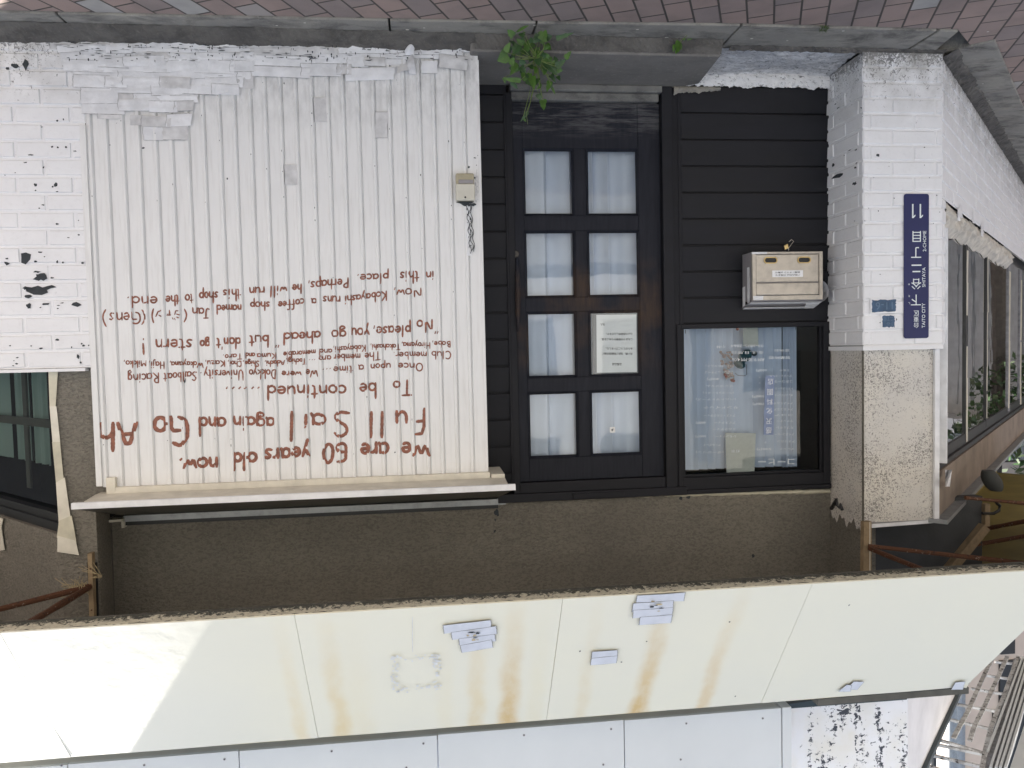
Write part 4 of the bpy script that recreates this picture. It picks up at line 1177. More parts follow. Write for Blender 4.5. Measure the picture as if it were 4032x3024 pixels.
mb.tube(hp, [.008, .013, .015, .012, .007], 8); mb.tube([P(2030, 1080, YD), P(2034, 1080, YD-.045)], .006); mb.tube([P(2032, 1256, YD), P(2036, 1256, YD-.045)], .006)
mb.build('door_handle', Pm['wood'] if False else Pm['door'], D_, smooth=True)
mb = MB(); p = P(2030, 1001, YD-.008); mb.tube([p+Vector((0, .004, 0)), p+Vector((0, -.008, 0)), p+Vector((0, -.011, 0))], [.018, .018, .014], 20); mb.box(p.x-.002, p.x+.002, p.y-.0125, p.y-.0105, p.z-.007, p.z+.006, 1)
mb.build('door_lock', [simple('dark_bronze', (.055, .048, .040), .45), Pm['black']], D_, smooth=False)
# curtain and notice behind/on the door
def curtain(name, x0, x1, z0, z1, y, folds, amp, m, label, cat='curtain', group=None, sag=0.0):
    mb = MB(); ph = rnd.uniform(0, 6)
    ks = [(rnd.uniform(.6, 1.4), rnd.uniform(0, 6)) for _ in range(4)]
    def fn(u, v):
        q = 0
        p_ = u*folds*2.2+ks[0][1]+.05*v*math.sin(ks[1][1]+u*5)+.25*math.sin(u*7+ks[2][1]); f_ = p_-math.floor(p_)
        q = 1.6*(f_/.9 if f_ < .9 else (1-f_)/.1)**1.3-.8+.12*math.sin(u*folds*19+ks[3][1])
        return (x0+(x1-x0)*u+sag*(1-v)*math.sin(u*5), y+amp*q, z0+(z1-z0)*v)
    mb.grid(fn, 240, 10)
    o = mb.build(name, m, smooth=True)
    return tag(o, label, cat, group)
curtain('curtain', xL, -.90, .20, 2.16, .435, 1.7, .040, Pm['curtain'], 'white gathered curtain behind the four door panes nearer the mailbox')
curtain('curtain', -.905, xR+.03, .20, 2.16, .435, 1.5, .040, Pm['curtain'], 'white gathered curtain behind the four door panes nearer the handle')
N_ = thing('notice_sheet', 'white printed notice in a grey sleeve inside a door pane', 'notice', (P(2428, 1240, YD).x, YD, P(2428, 1240, YD).z))
mb = MB(); q = [P(U, V, YD+.0105) for U, V in ((2524, 1224), (2332, 1226), (2336, 1480), (2527, 1476))]; mb.prism(q, (0, .0015, 0)); mb.build('sleeve', Pm['sleeve'], N_)
yn = YD+.0068
mb = MB(); q = [P(U, V, yn+.0025) for U, V in ((2506, 1238), (2348, 1240), (2350, 1468), (2508, 1465))]; mb.prism(q, (0, .001, 0)); mb.build('paper_sheet', Pm['paper'], N_)
mb = MB()
for body, U0, U1, V in (('お知らせ', 2447, 2410, 1435), ('長い間、当店ご愛顧頂き誠に', 2490, 2371, 1393), ('ありがとうございました。', 2490, 2385, 1373), ('これまでの皆様からのご支援、', 2490, 2366, 1336), ('心より感謝申し上げます。', 2490, 2387, 1315), ('当人', 2381, 2364, 1278)):
    a, b = P(U0, V, yn), P(U1, V, yn)
    text_into(mb, body, .02, (a+b)/2, (b-a).normalized(), EZ, NF, fit=(abs(b.x-a.x), 0))
a, b = P(2447, 1430, yn), P(2410, 1430, yn); mb.obox(a, b-a, (0, -.0008, 0), (0, 0, .0018))
mb.build('printed_text', Pm['ink'], N_)
mb = MB(); q = [P(U, V, YD+.0065) for U, V in ((2421, 1681), (2401, 1682), (2402, 1704), (2423, 1703))]; mb.prism(q, (0, .001, 0))
mb.prism([P(U, V, YD+.0060) for U, V in ((2416, 1687), (2407, 1690), (2409, 1699), (2414, 1696))], (0, .0004, 0), 1)
tag(mb.build('window_sticker', [Pm['paper'], Pm['sleeve']]), 'small white square sticker on a top door pane', 'sticker')

# =================================================================== MENU WINDOW
MW = thing('menu_window', 'dark framed window with a handwritten white menu on its glass, above the mailbox', 'window', (-1.8, .35, 1.35))
wx0, wx1 = X(3262, 1500, YR), X(2664, 1500, YR); wz0, wz1 = Z(2960, 1272, YR), Z(2960, 1915, YR)
gx0, gx1 = X(3236, 1500, YR), X(2680, 1500, YR); gz0, gz1 = Z(2960, 1290, YR), Z(2960, 1868, YR)
mb = MB()
mb.box(wx0, gx0, YR-.02, YR+.05, wz0, wz1); mb.box(gx1, wx1, YR-.02, YR+.05, wz0, wz1); mb.box(gx0, gx1, YR-.02, YR+.05, wz0, gz0); mb.box(gx0, gx1, YR-.02, YR+.05, gz1, wz1)
mb.box(wx0-.0, xL-.091, YR-.030, YR+.05, wz1, zT+.045)
mb.box(gx0, gx0+.012, YR-.002, YR+.03, gz0, gz1); mb.box(gx0+.012, gx1, YR-.002, YR+.03, gz1-.012, gz1)
mb.build('window_frame', Pm['clad'], MW, bevel=.003)
mb = MB(); YG = YR+.012; mb.quad((gx0, YG, gz0), (gx1, YG, gz0), (gx1, YG, gz1), (gx0, YG, gz1)); mb.build('glass_pane', Pm['filmglass'], MW)
MENU = [('コーヒー', 3128, 2985, 1818, 22), ('ブレンド', 3128, 3070, 1768, 8), ('500円', 3037, 2980, 1768, 9), ('アメリカン', 3130, 3060, 1738, 8), ('〃', 3017, 3010, 1742, 7), ('アイスコーヒー', 3126, 3050, 1710, 8), ('カフェオレ', 3124, 3056, 1684, 8), ('ウインナー', 3122, 3058, 1658, 8),
        ('ココア', 3122, 3050, 1634, 7), ('アイスココア', 3122, 3048, 1612, 8), ('アイスミルク', 3122, 3046, 1588, 8), ('700円', 3010, 2964, 1590, 9), ('オレンジジュース', 3121, 3050, 1556, 8), ('500円', 3008, 2962, 1560, 9), ('トマトジュース', 3120, 3052, 1530, 8), ('〃', 2994, 2988, 1532, 6),
        ('コカコーラ', 3120, 3050, 1502, 9), ('〃', 2994, 2988, 1508, 6), ('ジンジャーエール', 3118, 3030, 1480, 8), ('〃', 2994, 2988, 1486, 6), ('ミルク', 3108, 3070, 1458, 8), ('600円', 3018, 2978, 1458, 9),
        ('営業時間', 3110, 3030, 1408, 10), ('AM 9:30-PM 4:00', 3010, 2882, 1416, 12), ('定休日', 3108, 3050, 1380, 9), ('金,土,日,曜日', 3006, 2884, 1388, 11), ('03-3875-2864', 3006, 2878, 1362, 9), ('小林', 2856, 2820, 1366, 11),
        ('紅茶', 2912, 2878, 1776, 10), ('(ダージリン)', 2848, 2740, 1780, 10), ('アールグレイ', 2838, 2770, 1752, 9), ('レモンティー', 2896, 2818, 1718, 8), ('500円', 2780, 2738, 1718, 8), ('ミルクティー', 2896, 2806, 1690, 8), ('アイスティー', 2896, 2812, 1664, 9), ('600円', 2778, 2740, 1664, 8), ('アイス・ミルクティー', 2895, 2772, 1636, 9),
        ('サンドイッチ', 2906, 2770, 1604, 9), ('(ハムトマトチーズ)', 2896, 2740, 1572, 9), ('(ベーコントースト)', 2890, 2768, 1546, 9), ('リンゴジャム', 2886, 2780, 1520, 8), ('400円', 2832, 2784, 1492, 9), ('マロン・レアチーズ', 2888, 2774, 1466, 10), ('(リンゴのタルト)', 2890, 2778, 1440, 10)]
mb = MB()
for body, U0, U1, V, hpx in MENU:
    a, b = P(U0, V, YG-.0018), P(U1, V, YG-.0018)
    text_into(mb, body, .02, (a+b)/2, (b-a).normalized(), EZ, NF, fit=(abs(b.x-a.x), hpx*1.15*.00132))
mb.build('menu_lettering', Pm['chalk'], MW)
mb = MB()
for U, V in ((2700, 1298), (3134, 1284)): mb.obox(P(U, V, YG-.003), (.0025, 0, 0), (0, .001, 0), (0, 0, .02), 0)
mb.build('suction_hook', Pm['black'], MW)
mb = MB()
q = [P(U, V, YG-.003) for U, V in ((3050, 1478), (3014, 1480), (3006, 1712), (3046, 1712))]; mb.prism(q, (0, .0008, 0))
for ch, V in (('感', 1695), ('沢', 1658), ('化', 1618), ('料', 1582), ('園', 1543), ('店', 1503)):
    p = P(3030+(V-1600)*-.035, V, YG-.0036); text_into(mb, ch, .03, p, EX, EZ, NF, fit=(.032, .034), mi=1)
tag(mb.build('window_label', [Pm['bluelab'], Pm['chalk']]), 'tall blue sticker with white characters on the menu window', 'sticker')
# things hanging or standing behind the menu glass
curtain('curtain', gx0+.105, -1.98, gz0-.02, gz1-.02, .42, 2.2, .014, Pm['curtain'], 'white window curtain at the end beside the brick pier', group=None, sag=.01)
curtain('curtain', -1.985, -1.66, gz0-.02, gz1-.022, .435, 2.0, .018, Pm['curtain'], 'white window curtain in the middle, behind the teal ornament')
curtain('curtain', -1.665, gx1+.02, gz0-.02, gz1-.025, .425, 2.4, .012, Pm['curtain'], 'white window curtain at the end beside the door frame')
for nm, cs, lb in (('paper_sheet', ((2976, 1706), (2856, 1704), (2862, 1876), (2970, 1872)), 'large ivory paper taped to the head of the menu window'), ('paper_note', ((2984, 1284), (2926, 1290), (2926, 1364), (2986, 1362)), 'small ivory note at the foot of the menu window')):
    mb = MB(); mb.prism([P(U, V, .365) for U, V in cs], (0, .002, 0)); tag(mb.build(nm, Pm['oldpaper']), lb, 'paper')
# teal bird-shaped hanging ornament and a shell garland
def blob(mb, c, rx, ry, rz, mi=0, tilt=0.0, n=10):
    ca, sa = math.cos(tilt), math.sin(tilt)
    def fn(u, v):
        a, b = u*2*math.pi, (v-.5)*math.pi
        x, y, z = rx*math.cos(a)*math.cos(b), ry*math.sin(a)*math.cos(b), rz*math.sin(b)
        return (c.x+x*ca-z*sa, c.y+y, c.z+x*sa+z*ca)
    mb.grid(fn, n, n//2+1, mi)
O_ = thing('bird_ornament', 'teal stuffed bird ornament hanging on a string behind the menu glass', 'ornament', P(2930, 1400, .385))
mb = MB(); blob(mb, P(2934, 1402, .385), .045, .012, .032, 0, .6); blob(mb, P(2912, 1432, .385), .036, .012, .026, 0, -.5); mb.build('ornament_body', Pm['teal'], O_, smooth=True)
mb = MB(); blob(mb, P(2970, 1392, .383), .017, .010, .015, 0); mb.build('ornament_head', Pm['flash'], O_, smooth=True)
mb = MB(); mb.tube([P(2940, 1434, .385), P(2940, 1474, .385), P(2932, 1480, .385), P(2905, 1478, .385), P(2894, 1468, .385)], .002, 6); mb.build('ornament_string', Pm['greyp'], O_)
O2 = thing('shell_garland', 'bunch of pale shells and red beads hanging behind the menu glass', 'ornament', P(2870, 1440, .38))
mb = MB()
for k in range(46):
    V = rnd.uniform(1386, 1500); U = 2866+rnd.uniform(-24, 24)*(1.0 if V < 1450 else .7)+(V-1440)*.18
    blob(mb, P(U, V, .375+rnd.uniform(0, .02)), rnd.uniform(.006, .013), .007, rnd.uniform(.005, .009), 0, rnd.uniform(-1, 1), 6)
mb.build('shells', Pm['shell'], O2, smooth=True)
mb = MB()
for U, V in ((2855, 1475), (2859, 1482), (2882, 1498), (2888, 1500), (2904, 1296)): blob(mb, P(U, V, .372), .009, .008, .008, 0)
mb.build('beads', Pm['redbead'], O2, smooth=True)

# =================================================================== SIDE WINDOWS
BW = thing('side_window', 'row of tall aluminium panes on the chamfered side beyond the street sign', 'window', S(1.5, 0, .8))
def Q(U, V, d): return PP(U, V, S(0, d, 0), n45)
def sof(U, V, d): return (Q(U, V, d)-C45).dot(e45)
msx = [sof(3808, 1250, -.04), sof(3888, 1250, -.04), sof(3975, 1300, -.04), sof(4020, 1300, -.04)]
mb = MB(); mb.obox(S(.10, -.15, HZ0-.095), e45*5.3, n45*.108, (0, 0, .094)); mb.obox(S(.10, -.05, HZ0-.030), e45*5.3, n45*.025, (0, 0, .03)); mb.obox(S(.10, -.15, .70), e45*5.3, n45*.10, (0, 0, .10)); mb.build('window_frame', Pm['frame'], BW, bevel=.004)
edges_ = [.10]+msx+[5.2]
for i, s_ in enumerate(msx):
    mb = MB(); wd = (.085, .060, .16, .16)[i]
    mb.obox(S(s_-wd/2, -.053, .80), e45*wd, n45*.013, (0, 0, HZ0-.85)); mull = mb.build('mullion', Pm['frame'] if i < 2 else Pm['greysheet'], BW)
    mb = MB(); za = (.9, .86, .88, .9)[i]
    for j in range(6):
        z0 = za+j*.20; 
        if i == 0 and j in (2, ): continue
        mb.obox(S(s_-wd*.30+rnd.uniform(-.004, .004), -.0395-.0001*j, z0), e45*(wd*(.45+.2*rnd.random())), n45*.002, (rnd.uniform(-.004, .004), 0, .205))
    mb.build('mullion_tape', Pm['hood'] if i < 2 else Pm['yellowtape'], mull)
for a, b in zip(edges_, edges_[1:]):
    mb = MB(); mb.quad(S(a, -.05, .78), S(b, -.05, .78), S(b, -.05, HZ0-.04), S(a, -.05, HZ0-.04)); mb.build('glass_pane', Pm['darkglass'], BW)
mb = MB()
def crumple(u, v):
    s = .10+3.2*u
    q = mnoise.noise(Vector((s*9, v*5, 1.3)))+.6*mnoise.noise(Vector((s*22, v*11, 4)))
    d = -.012+.030*math.sin(v*math.pi)+.022*q*math.sin(min(1, v*1.2)*math.pi)-.035*v
    return S(s, d, .737+(.135+.03*mnoise.noise(Vector((s*6, 0, 0))))*v+.010*q)
mb.grid(crumple, 220, 14)
for k in range(6):
    s = rnd.uniform(.15, 1.9); z = rnd.uniform(.70, .78); p = S(s, .012, z); wd = rnd.uniform(.03, .10)
    mb.grid(lambda u, v: S(s+wd*u, .008+.010*math.sin(u*3)*v, z-.03+.07*v+.006*math.sin(u*5)), 3, 3, 1)
mb.build('taped_sill', [Pm['putty'], Pm['tape2']], BW, smooth=True)
mb = MB(); mb.obox(S(.088, -.03, .88), e45*.022, n45*.045, (0, 0, 1.22)); 
mb.grid(lambda u, v: Q(3722+26*u*(1-.3*v), 1850+66*v, .03-.02*math.sin(u*4+v*3)), 5, 7)
mb.build('corner_tape', Pm['tape2'], BW)
BR = thing('bay_window', 'dark curtained window on the chamfered side beyond the chipped brick pier', 'window', (2.2, .45, 1.0))
eR = Vector((.7071, .7071, 0)); nR = Vector((.7071, -.7071, 0)); CR_ = Vector((1.66, .03, 0))
def SR(s, d, z): return CR_+eR*s+nR*d+Vector((0, 0, z))
hz = Z(234, 2106, .03)
mb = MB(); mb.obox(SR(.0, -.10, hz-.085), eR*2.2, nR*.08, (0, 0, .085)); mb.obox(SR(.0, -.09, hz-.05), eR*2.2, nR*.085, (0, 0, .018))
zm = Z(100, 1668, .3); mb.obox(SR(.0, -.075, zm-.02), eR*2.2, nR*.010, (0, 0, .04), 1)
sp = (PP(100, 1600, SR(0, -.07, 0), nR)-CR_).dot(eR); mb.obox(SR(sp, -.085, .6), eR*.05, nR*.010, (0, 0, 1.5), 1)
mb.build('window_frame', [Pm['frame'], simple('grey_brown_bar', (.20, .18, .16), .6)], BR)
mb = MB(); mb.quad(SR(0, -.06, .5), SR(2.2, -.06, .5), SR(2.2, -.06, hz-.08), SR(0, -.06, hz-.08)); mb.build('glass_pane', Pm['darkglass'], BR)
mb = MB()
tp = [(190, 1455), (195, 1600), (205, 1740), (220, 1900), (232, 2050), (226, 2110), (228, 2165)]; tq = [(228, 1455), (222, 1600), (236, 1740), (255, 1880), (282, 2030), (298, 2130), (306, 2178)]
for i in range(len(tp)-1):
    d0 = .020-.0012*i
    mb.prism([P(tp[i][0], tp[i][1], d0), P(tq[i][0], tq[i][1], d0), P(tq[i+1][0]+rnd.uniform(-6, 6), tq[i+1][1]+8, d0), P(tp[i+1][0]+rnd.uniform(-3, 3), tp[i+1][1]+8, d0)], (0, .002, 0), i % 2)
mb.prism([PP(U, V, SR(0, .01, 0), nR) for U, V in ((0, 2038), (14, 2042), (6, 2075), (19, 2165), (0, 2168))], nR*.003, 1)
mb.build('corner_tape', [Pm['yellowtape'], Pm['hood']], BR)
def curtR(s0, s1, lab, d):
    mb = MB(); ph = rnd.uniform(0, 5)
    mb.grid(lambda u, v: SR(s0+(s1-s0)*u, d+.010*math.sin(u*14+ph)+.004*math.sin(u*37), .55+1.42*v), 50, 3)
    tag(mb.build('curtain', Pm['curtain2'], smooth=True), lab, 'curtain')
def sofR(U, d): return (PP(U, 1750, SR(0, d, 0), nR)-CR_).dot(eR)
DC = -.10
curtR(sofR(205, DC), sofR(142, DC), 'grey green curtain in the dark bay window, beside the taped corner', DC)
curtR(sofR(120, DC), sofR(62, DC), 'grey green curtain hanging in the middle of the dark bay window', DC-.01)
curtR(sofR(44, DC), 2.2, 'grey green curtain at the outer end of the dark bay window', DC)

# =================================================================== SIGNS AND FITTINGS
SG = thing('street_sign', 'tall dark blue enamel street name sign with white characters on the brick pier', 'sign', P(3608, 1050, -.008))
ys = -.0125
c4 = [P(3561, 766, ys), P(3658, 766, ys), P(3653, 1330, ys), P(3557, 1330, ys)]
x0, x1, z0, z1 = P(3658, 1050, ys).x, P(3560, 1050, ys).x, P(3608, 763, ys).z, P(3608, 1332, ys).z
def rrect(x0, x1, z0, z1, r, y, n=5):
    pts = []
    for cx, cz, a in ((x1-r, z1-r, 0), (x0+r, z1-r, 90), (x0+r, z0+r, 180), (x1-r, z0+r, 270)):
        for i in range(n): t = R(a+90*i/(n-1)); pts.append(Vector((cx+r*math.cos(t), y, cz+r*math.sin(t))))
    return pts
mb = MB(); mb.prism(rrect(x0, x1, z0, z1, .012, ys), (0, .005, 0)); mb.build('sign_plate', Pm['enamel'], SG, bevel=.0015)
mb = MB()
pxm = .00128
for ch, U, V, s_ in (('台', 3607, 1281, 21), ('東', 3607, 1257, 22), ('区', 3607, 1233, 20), ('下', 3606, 1181, 42), ('谷', 3607, 1118, 42), ('丁', 3607, 994, 42), ('目', 3609, 931, 42)):
    m2 = MB(); text_into(m2, ch, .05, P(U, V, ys), EX, EZ, NF, fit=(s_*pxm*(.84 if ch == '目' else 1), s_*pxm)); m2.build('sign_character', Pm['letter'], SG)
for V, wd in ((1069, 33), (1044, 41)): mb.obox(P(3607+wd/2, V-2.5, ys), (wd*pxm, 0, 0), (0, -.0012, 0), (0, 0, 5*pxm))
for U in (3624, 3590): pass
for dx in (-.020, .021):
    p = P(3609, 831, ys); mb.obox((p.x+dx-.0035, ys, p.z-.035), (.007, 0, 0), (0, -.0012, 0), (0, 0, .070)); mb.prism([(p.x+dx-.0035, ys-.0011, p.z+.035), (p.x+dx-.0035, ys-.0011, p.z+.026), (p.x+dx-.014, ys-.0011, p.z+.018), (p.x+dx-.014, ys-.0011, p.z+.025)], (0, .001, 0))
for body, U, Va, Vb in (('TAITO CITY', 3636, 1291, 1194), ('SHITAYA', 3637, 1130, 1053), ('2-CHOME', 3640, 990, 909)):
    a, b = P(U, Va, ys), P(U, Vb, ys)
    m2 = MB(); text_into(m2, body, .02, (a+b)/2, Vector((0, 0, -1)), EX, NF, fit=(abs(a.z-b.z), 13.5*pxm)); m2.build('romanized_lettering', Pm['letter'], SG)
for ch, U, V in (('し', 3579, 1194), ('た', 3579, 1166), ('や', 3579, 1119)): text_into(mb, ch, .012, P(U, V, ys), EX, EZ, NF, fit=(.009, .010))
mb.build('sign_lettering', Pm['letter'], SG)
def small_plate(Us, Vs, txt, lab, seed):
    T = thing('number_plate', lab, 'plate', P((Us[0]+Us[1])/2, (Vs[0]+Vs[1])/2, -.008))
    a, b = P(Us[1], Vs[0], -.0085), P(Us[0], Vs[1], -.0085); rr = random.Random(seed)
    mb = MB(); mb.box(a.x-.009, b.x+.009, -.0085, -.006, a.z-.008, b.z+.008); mb.build('plate_backing', Pm['brick'], T, bevel=.002)
    mb = MB(); pts = []
    for (xa, za), (xb, zb_) in zip([(a.x, a.z), (b.x, a.z), (b.x, b.z), (a.x, b.z)], [(b.x, a.z), (b.x, b.z), (a.x, b.z), (a.x, a.z)]):
        for i in range(9): t = i/9; pts.append(Vector((xa+(xb-xa)*t+rr.uniform(-.003, .003), -.0098, za+(zb_-za)*t+rr.uniform(-.003, .003))))
    mb.prism(pts, (0, .0012, 0)); mb.build('plate_face', Pm['enamel2'], T)
    mb = MB()
    for body, fx, fz, fw_, fh in txt:
        text_into(mb, body, .02, (a.x+(b.x-a.x)*fx, -.0098, a.z+(b.z-a.z)*fz), EX, EZ, NF, fit=((b.x-a.x)*fw_, (b.z-a.z)*fh))
    mb.build('plate_lettering', Pm['faint'], T)
small_plate((3434, 3527), (1180, 1229), (('11-6', .5, .5, .72, .62),), 'flaking blue number plate reading 11-6 on the brick pier', 4)
small_plate((3474, 3522), (1243, 1289), (('下谷', .38, .72, .6, .34), ('二丁目', .5, .27, .78, .34)), 'small square flaking blue plate above the 11-6 number plate', 9)

# mailbox
MBX = thing('mailbox', 'stainless steel mailbox with two oval slots and white tape on the dark boards', 'mailbox', P(3090, 1085, .25))
yf = .205
bx0, bx1 = X(3239, 1100, yf), X(2962, 1100, yf); bz0, bz1 = Z(3100, 991, yf), Z(3100, 1181, yf)
mb = MB(); mb.box(bx0, bx1, yf+.012, YR-.012, bz0, bz1+.0); mb.prism([(bx0-.006, yf-.004, bz1), (bx1+.006, yf-.004, bz1), (bx1+.006, YR-.012, bz1+.03), (bx0-.006, YR-.012, bz1+.03)], (0, 0, .004))
mb.build('mailbox_body', Pm['greyp'], MBX, bevel=.003)
def mbz(y): return bz0+(bz1-bz0)*y
mb = MB(); fr_ = .019
mb.box(bx0, bx0+fr_, yf-.004, yf+.012, bz0, bz1); mb.box(bx1-fr_, bx1, yf-.004, yf+.012, bz0, bz1); mb.box(bx0+fr_, bx1-fr_, yf-.004, yf+.012, bz0, mbz(.045)); mb.box(bx0+fr_, bx1-fr_, yf-.004, yf+.012, mbz(.905), bz1)
mb.build('front_frame', Pm['steel'], MBX, bevel=.002)
mb = MB(); mb.box(bx0+fr_+.002, bx1-fr_-.002, yf+.001, yf+.011, mbz(.055), mbz(.625)); mb.build('lower_door', Pm['steel'], MBX, bevel=.003)
mb = MB(); mb.box(bx0+fr_+.002, bx1-fr_-.002, yf-.001, yf+.009, mbz(.645), mbz(.895)); mb.build('letter_flap', Pm['steel'], MBX, bevel=.004)
for fx in (.28, .755):
    mb = MB(); cx = bx1-(bx1-bx0)*(fx-.02); cz = mbz(.175); L, rr = .0195, .0175
    def oval(k, y): return [Vector((cx+(L if math.cos(t) > 0 else -L)+k*math.cos(t), y, cz+k*math.sin(t))) for t in [2*math.pi*i/24+.01 for i in range(24)]]
    o1, o2, o3 = oval(rr, yf-.004), oval(rr*.72, yf-.004), oval(rr*.66, yf+.0005)
    for i in range(24):
        j = (i+1) % 24; mb.quad(o1[i], o1[j], o2[j], o2[i]); mb.quad(o2[i], o2[j], o3[j], o3[i])
        mb.quad(o1[i]+Vector((0, .005, 0)), o1[j]+Vector((0, .005, 0)), o1[j], o1[i])
    mb.poly([p+Vector((0, .0002, 0)) for p in o3], 1)
    mb.build('oval_slot', [Pm['brass'], Pm['black']], MBX)
mb = MB(); a, b = P(3162, 1090, yf-.001), P(3041, 1065, yf-.001); mb.box(a.x, b.x, yf-.0005, yf+.002, b.z, a.z)
for body, fz, c_ in (('ご用の方は 小林まで', .7, 0), ('新聞・チラシ お断り', .3, 0)): text_into(mb, body, .01, ((a.x+b.x)/2, yf-.0005, b.z+(a.z-b.z)*fz), EX, EZ, NF, fit=((b.x-a.x)*.8, (a.z-b.z)*.26), mi=1)
mb.build('name_label', [Pm['paper'], Pm['ink']], MBX)
mb = MB(); q = [P(U, V, yf-.0055) for U, V in ((3006, 1165), (2965, 1166), (2967, 1182), (3005, 1181))]; mb.prism(q, (0, .001, 0)); q = [P(U, V, yf-.0055) for U, V in ((3021, 992), (2960, 993), (2960, 1001), (3021, 1000))]; mb.prism(q, (0, .001, 0))
# loose white tape straps round the box
st = [Vector((bx1+.004, yf+.03, mbz(.30))), Vector((bx1+.004, yf+.03, bz1+.004)), Vector((bx1, yf+.035, bz1+.012))]
mb.prism([(bx1+.002, yf+.03, mbz(.30)), (bx1+.002, yf+.055, mbz(.30)), (bx1+.002, yf+.055, bz1+.01), (bx1+.002, yf+.03, bz1+.01)], (.002, 0, 0))
mb.prism([(bx1+.002, YR-.05, mbz(.68)), (bx1+.002, YR-.02, mbz(.70)), (bx1+.002, YR-.02, bz1+.03), (bx1+.002, YR-.05, bz1+.022)], (.002, 0, 0))
mb.prism([(bx0-.004, yf+.015, bz1+.0105), (bx1+.004, yf+.015, bz1+.0105), (bx1+.004, yf+.045, bz1+.0165), (bx0-.004, yf+.045, bz1+.0165)], (0, 0, .002))
mb.prism([(bx0-.004, YR-.05, bz1+.033), (bx1+.004, YR-.05, bz1+.033), (bx1+.004, YR-.02, bz1+.0385), (bx0-.004, YR-.02, bz1+.0385)], (0, 0, .002))
mb.prism([(bx0-.004, yf+.04, bz1+.0165), (bx0+.07, yf+.04, bz1+.0165), (bx0+.05, YR-.03, bz1+.0385), (bx0-.004, YR-.03, bz1+.0385)], (0, 0, .003))
def loop(u, v):
    t = u; z = mbz(.60)+(bz1+.012-mbz(.60))*t
    return (bx0-.002-.040*math.sin(t*math.pi)**.6, yf+.012+.09*v, z)
mb.grid(loop, 16, 3)
mb.build('white_tape', Pm['tape2'], MBX)
PL = thing('padlock', 'small dark padlock with open shackle hanging under the mailbox', 'padlock', P(3095, 975, yf))
mb = MB(); p = P(3094, 969, yf-.006); mb.obox(p+Vector((-.012, 0, -.014)), (.021, 0, .010), (0, .010, 0), (-.006, 0, .024)); mb.build('lock_body', Pm['brass'], PL, bevel=.003)
mb = MB(); mb.tube([P(3106, 976, yf-.002), P(3125, 950, yf-.002), P(3116, 943, yf-.002), P(3107, 952, yf-.002)], .0022, 8); mb.tube([P(3102, 992, yf-.004), P(3106, 984, yf-.008), P(3104, 978, yf-.004)], .0024, 8); mb.build('shackle', Pm['steel'], PL, smooth=True)
# outdoor socket box
OB = thing('socket_box', 'beige outdoor socket box with a blackened top edge on the white siding', 'socket', P(1830, 735, 0))
yo = -.045
x0, x1 = X(1868, 730, yo), X(1796, 730, yo); z0, z1 = Z(1830, 680, yo), Z(1830, 789, yo)
mb = MB(); mb.box(x0, x1, yo+.008, -.0005, z0, z1); mb.build('socket_back', Pm['beige2'], OB, bevel=.006)
zc = z0+(z1-z0)*.40
mb = MB(); mb.prism([(x0-.002, yo-.010, zc), (x1+.002, yo-.010, zc), (x1+.002, yo+.002, z1), (x0-.002, yo+.002, z1)], (0, .03, 0)); mb.build('socket_cover', Pm['beige'], OB, bevel=.007)
mb = MB(); mb.box(x0+.004, x1-.012, yo+.0, yo+.02, zc-.020, zc-.002); mb.build('socket_inset', Pm['greyp'], OB, bevel=.002)
mb = MB(); mb.tube([(x1-.02, yo+.009, z0+.014), (x1-.02, yo+.003, z0+.014)], .008, 14); mb.box(x1-.055, x1-.048, yo+.005, yo+.009, z0+.006, z0+.02); p = P(1832, 777, yo-.0); mb.tube([p+Vector((0, .01, 0)), p+Vector((0, -.004, 0))], .0045, 10, 1); mb.build('socket_screw', [Pm['beige2'], Pm['black']], OB)
mb = MB()
mb.grid(lambda u, v: (x0+.006+(x1-x0-.012)*u+.012*v*math.sin(9*v), -.0095+.002*v, z1-.006+(.010+.016*math.exp(-((u-.45)/.25)**2))*v), 14, 5, 0)
for k in range(60):
    t = rnd.random(); U = 1846+rnd.uniform(-9, 9)*(1-.5*t)+4*t; V = 798+200*t**1.2
    chip(mb, P(U, V, -.0074), EX, EZ, NF, rnd.uniform(.002, .007), rnd.uniform(.006, .02), 0, k)
for U0, dU in ((1838, 4), (1846, 6), (1853, 3)):
    ribbon(mb, [P(U0+dU*math.sin(i*.9+U0)+i*.55, 796+i*7.2, -.0122) for i in range(28)], .0032, NF, .0006, 0)
for k in range(9): chip(mb, P(1840+rnd.uniform(-22, 26), 797+rnd.uniform(-4, 16), -.0118-k*.0002), EX, EZ, NF, rnd.uniform(.015, .04), rnd.uniform(.008, .02), 0, 900+k)
for k in range(26):
    chip(mb, P(1875+rnd.uniform(-5, 7), rnd.uniform(665, 800), -.0008), EX, EZ, NF, rnd.uniform(.003, .008), rnd.uniform(.006, .022), 1, k)
mb.build('sealant_stain', [Pm['chip'], Pm['tape3']], OB)
mb = MB()
mb.grid(lambda u, v: P(1836+20*u+3*math.sin(v*9), 792+215*v, -.0068-.004*math.sin(u*3.1)*(.6+.4*math.sin(v*40+u*6))), 5, 40)
mb.build('sealant_bead', Pm['tape2'], OB)

